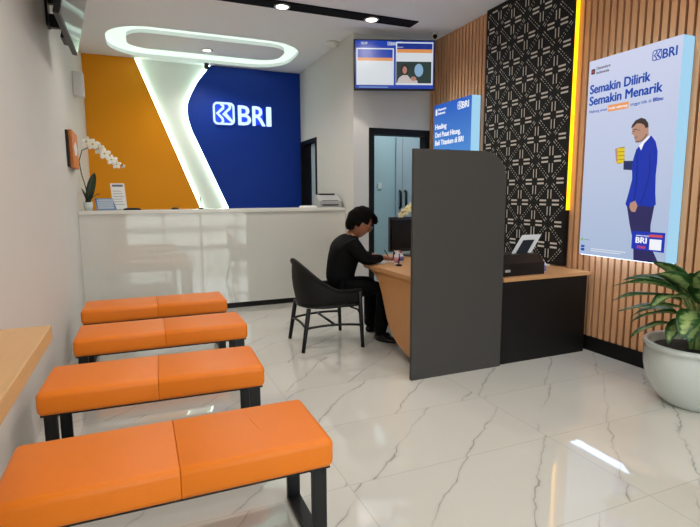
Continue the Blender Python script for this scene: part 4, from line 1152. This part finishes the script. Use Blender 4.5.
    for s in (-1, 1):
        pts = [(.104, s*.032+.024*math.cos(2*PI*k/14), .010+.017*math.sin(2*PI*k/14)) for k in range(15)]
        mb.tube(pts, .002, 6, mx=HM)
        mb.tube([(.103, s*.055, .014), (.05, s*.079, .012), (-.005, s*.084, .008)], .002, 6, mx=HM)
    mb.tube([(.105, -.009, .012), (.109, 0, .014), (.105, .009, .012)], .002, 6, mx=HM)
    at0(mb, 'glasses', M['silver'], root)
    # hair: shell over skull with a short fringe
    bm = bmesh.new(); bmesh.ops.create_uvsphere(bm, u_segments=36, v_segments=26, radius=1)
    for v in bm.verts:
        x, y_, z = v.co
        w = 1+.05*math.sin(9*x+5*y_)*math.sin(7*z+3*x)
        v.co = Vector((x*.116*w-.010, y_*.092*w, z*.142*w+.012))
    kill = [f for f in bm.faces if (lambda c: (c.x > .045 and c.z < .070-.25*(abs(c.y) > .05)*0) or (c.x > -.002 and c.z < .020) or (c.x > -.045 and c.z < -.035) or c.z < -.095)(f.calc_center_median())]
    bmesh.ops.delete(bm, geom=kill, context='FACES')
    bm.transform(HM)
    me = bpy.data.meshes.new('hair'); bm.to_mesh(me); bm.free()
    fb = MB()
    for k in range(13):                             # fringe and crown tufts
        yy = -.066+.011*k
        fb.tube([(.045, yy*.9, .125), (.085, yy, .105), (.108, yy*1.02, .078), (.112, yy*1.0, .055+.008*(k % 3))], [.010, .014, .012, .004], 6, mx=HM)
    f2 = bpy.data.meshes.new('fringe'); f2.from_pydata([tuple(p) for p in fb.v], [], fb.f)
    h = mesh_part('hair', [me, f2], M['hair'], root, root)
    # clothes: a shirt and trousers that follow the body
    def sub(names, grow, extra=None):
        ix = {n: i for i, n in enumerate(names)}
        vv = [tuple(V[J[n]][:3])+tuple(r+grow.get(n, .013) for r in V[J[n]][3:]) for n in names]
        ee = [(ix[a], ix[c]) for a, c in [(k1, k2) for k1 in names for k2 in names] if (J[a], J[c]) in E]
        return vv, ee
    names = ['pelvis', 'waist', 'chest', 'upper', 'sh_r', 'up_r', 'el_r', 'fo_r', 'wr_r', 'sh_l', 'up_l', 'el_l', 'fo_l', 'wr_l']
    vv, ee = sub(names, {'pelvis': .06, 'waist': .065, 'chest': .082, 'upper': .062, 'sh_r': .030, 'sh_l': .030, 'up_r': .032, 'up_l': .032, 'el_r': .018, 'el_l': .018, 'wr_r': .012, 'wr_l': .012})
    ni = len(vv); vv.append((1.772, 4.197, .982, .058, .058)); ee.append((3, ni))
    sh = skin('shirt', vv, ee, None, None, 2)
    mesh_part('shirt', [sh], M['shirt'], root, root)
    names = ['pelvis', 'hip_r', 'knee_r', 'cal_r', 'ank_r', 'hip_l', 'knee_l', 'cal_l', 'ank_l']
    vv, ee = sub(names, {'pelvis': .02, 'hip_r': .02, 'hip_l': .02, 'knee_r': .018, 'knee_l': .018, 'cal_r': .024, 'cal_l': .024, 'ank_r': .034, 'ank_l': .034})
    for n_ in ('ank_r', 'ank_l'): k_ = names.index(n_); vv[k_] = (*vv[k_][:2], .045, *vv[k_][3:])
    tr = skin('trousers', vv, ee, None, None, 2)
    mesh_part('trousers', [tr], M['trousers'], root, root)
    for an, to in (('ank_r', 'toe_r'), ('ank_l', 'toe_l')):
        a = Vector(V[J[an]][:3]); t = Vector(V[J[to]][:3]); d = Vector((t.x-a.x, t.y-a.y, 0)).normalized(); sd = Vector((-d.y, d.x, 0))
        heel = Vector((a.x, a.y, 0))-d*.055; Ls = .27
        bm = bmesh.new(); bmesh.ops.create_uvsphere(bm, u_segments=24, v_segments=14, radius=1)
        for v in bm.verts:
            x, y_, z = v.co; u = (x+1)/2
            hgt = .095*(1-u)**.8+.052*u if u < .5 else .0545+.047*(.5-u)*.6
            wdt = .047+.008*math.sin(PI*u)
            q = heel+d*(u*Ls)+sd*(y_*wdt)+Vector((0, 0, max(0, (z+.55)/1.55)*max(.045, hgt)))
            v.co = q
        me = bpy.data.meshes.new('shoe'); bm.to_mesh(me); bm.free()
        mesh_part('shoe', [me], M['shoe'], root, root)
    # pen in right hand
    wr, d, palm = ARM['r']
    mb = MB(); p0 = palm+d*.085+Vector((0, .02, -.028)); mb.tube([p0, p0+Vector((-.07, -.01, .10))], .0045, 8)
    o = mb.build('writing_pen', M['blackplastic']); tag(o, 'thin dark pen held in the right hand of the seated man', 'pen')
man()

# ---------------------------------------------------------------- light
w = bpy.data.worlds.new('sky'); sc.world = w; w.use_nodes = True
nt = w.node_tree; bg = nt.nodes['Background']
bg.inputs['Color'].default_value = (.90, .96, 1.0, 1); bg.inputs['Strength'].default_value = 6.0
def lamp(kind, loc, energy, color, size=.1, rot=(0, 0, 0), spot=None):
    l = bpy.data.lights.new('lamp_light', kind); l.energy = energy; l.color = color
    if kind == 'AREA': l.shape = 'DISK'; l.size = size
    else: l.shadow_soft_size = size
    if spot: l.spot_size = R(spot); l.spot_blend = .7
    o = bpy.data.objects.new('lamp_light', l); COL.objects.link(o); o.location = loc; o.rotation_euler = rot
    return o
for x, y_, z in LAMPS:
    lamp('SPOT', (x, y_, z), 44, (1, .95, .88), .06, spot=150)
lamp('AREA', (4.2, 6.9, 3.2), 24, (.86, .95, 1.0), .5)
sun = lamp('SUN', (0, 0, 8), 4.5, (1, .96, .9), .02, rot=(R(-32), 0, R(0)))
# daylight portal in the shop window (guides sampling of the sky only)
pl = bpy.data.lights.new('window_portal', 'AREA'); pl.shape = 'RECTANGLE'; pl.size = 3.5; pl.size_y = 2.8; pl.cycles.is_portal = True
po = bpy.data.objects.new('window_portal', pl); COL.objects.link(po); po.location = (1.47, YF-.12, 1.45); po.rotation_euler = (R(90), 0, 0)

# ---------------------------------------------------------------- camera
f, yaw, pitch, roll = 500.0, .39811, .133566, -.00492
cy, sy = math.cos(yaw), math.sin(yaw); cp, sp = math.cos(pitch), math.sin(pitch)
fw = Vector((sy*cp, cy*cp, -sp)); rt = Vector((cy, -sy, 0)); up = rt.cross(fw)
c, s = math.cos(roll), math.sin(roll)
rx = rt*c+up*s; ux = -rt*s+up*c
cam = bpy.data.cameras.new('camera'); cam.sensor_width = 36; cam.lens = f/700*36; cam.clip_start = .02
co = bpy.data.objects.new('camera', cam); COL.objects.link(co)
co.matrix_world = Matrix(((rx.x, ux.x, -fw.x, 0), (rx.y, ux.y, -fw.y, 0), (rx.z, ux.z, -fw.z, 1.33), (0, 0, 0, 1)))
sc.camera = co
vs = sc.view_settings; vs.view_transform = 'Standard'; vs.look = 'None'; vs.gamma = 1; vs.use_curve_mapping = False
vs.exposure = -0.08
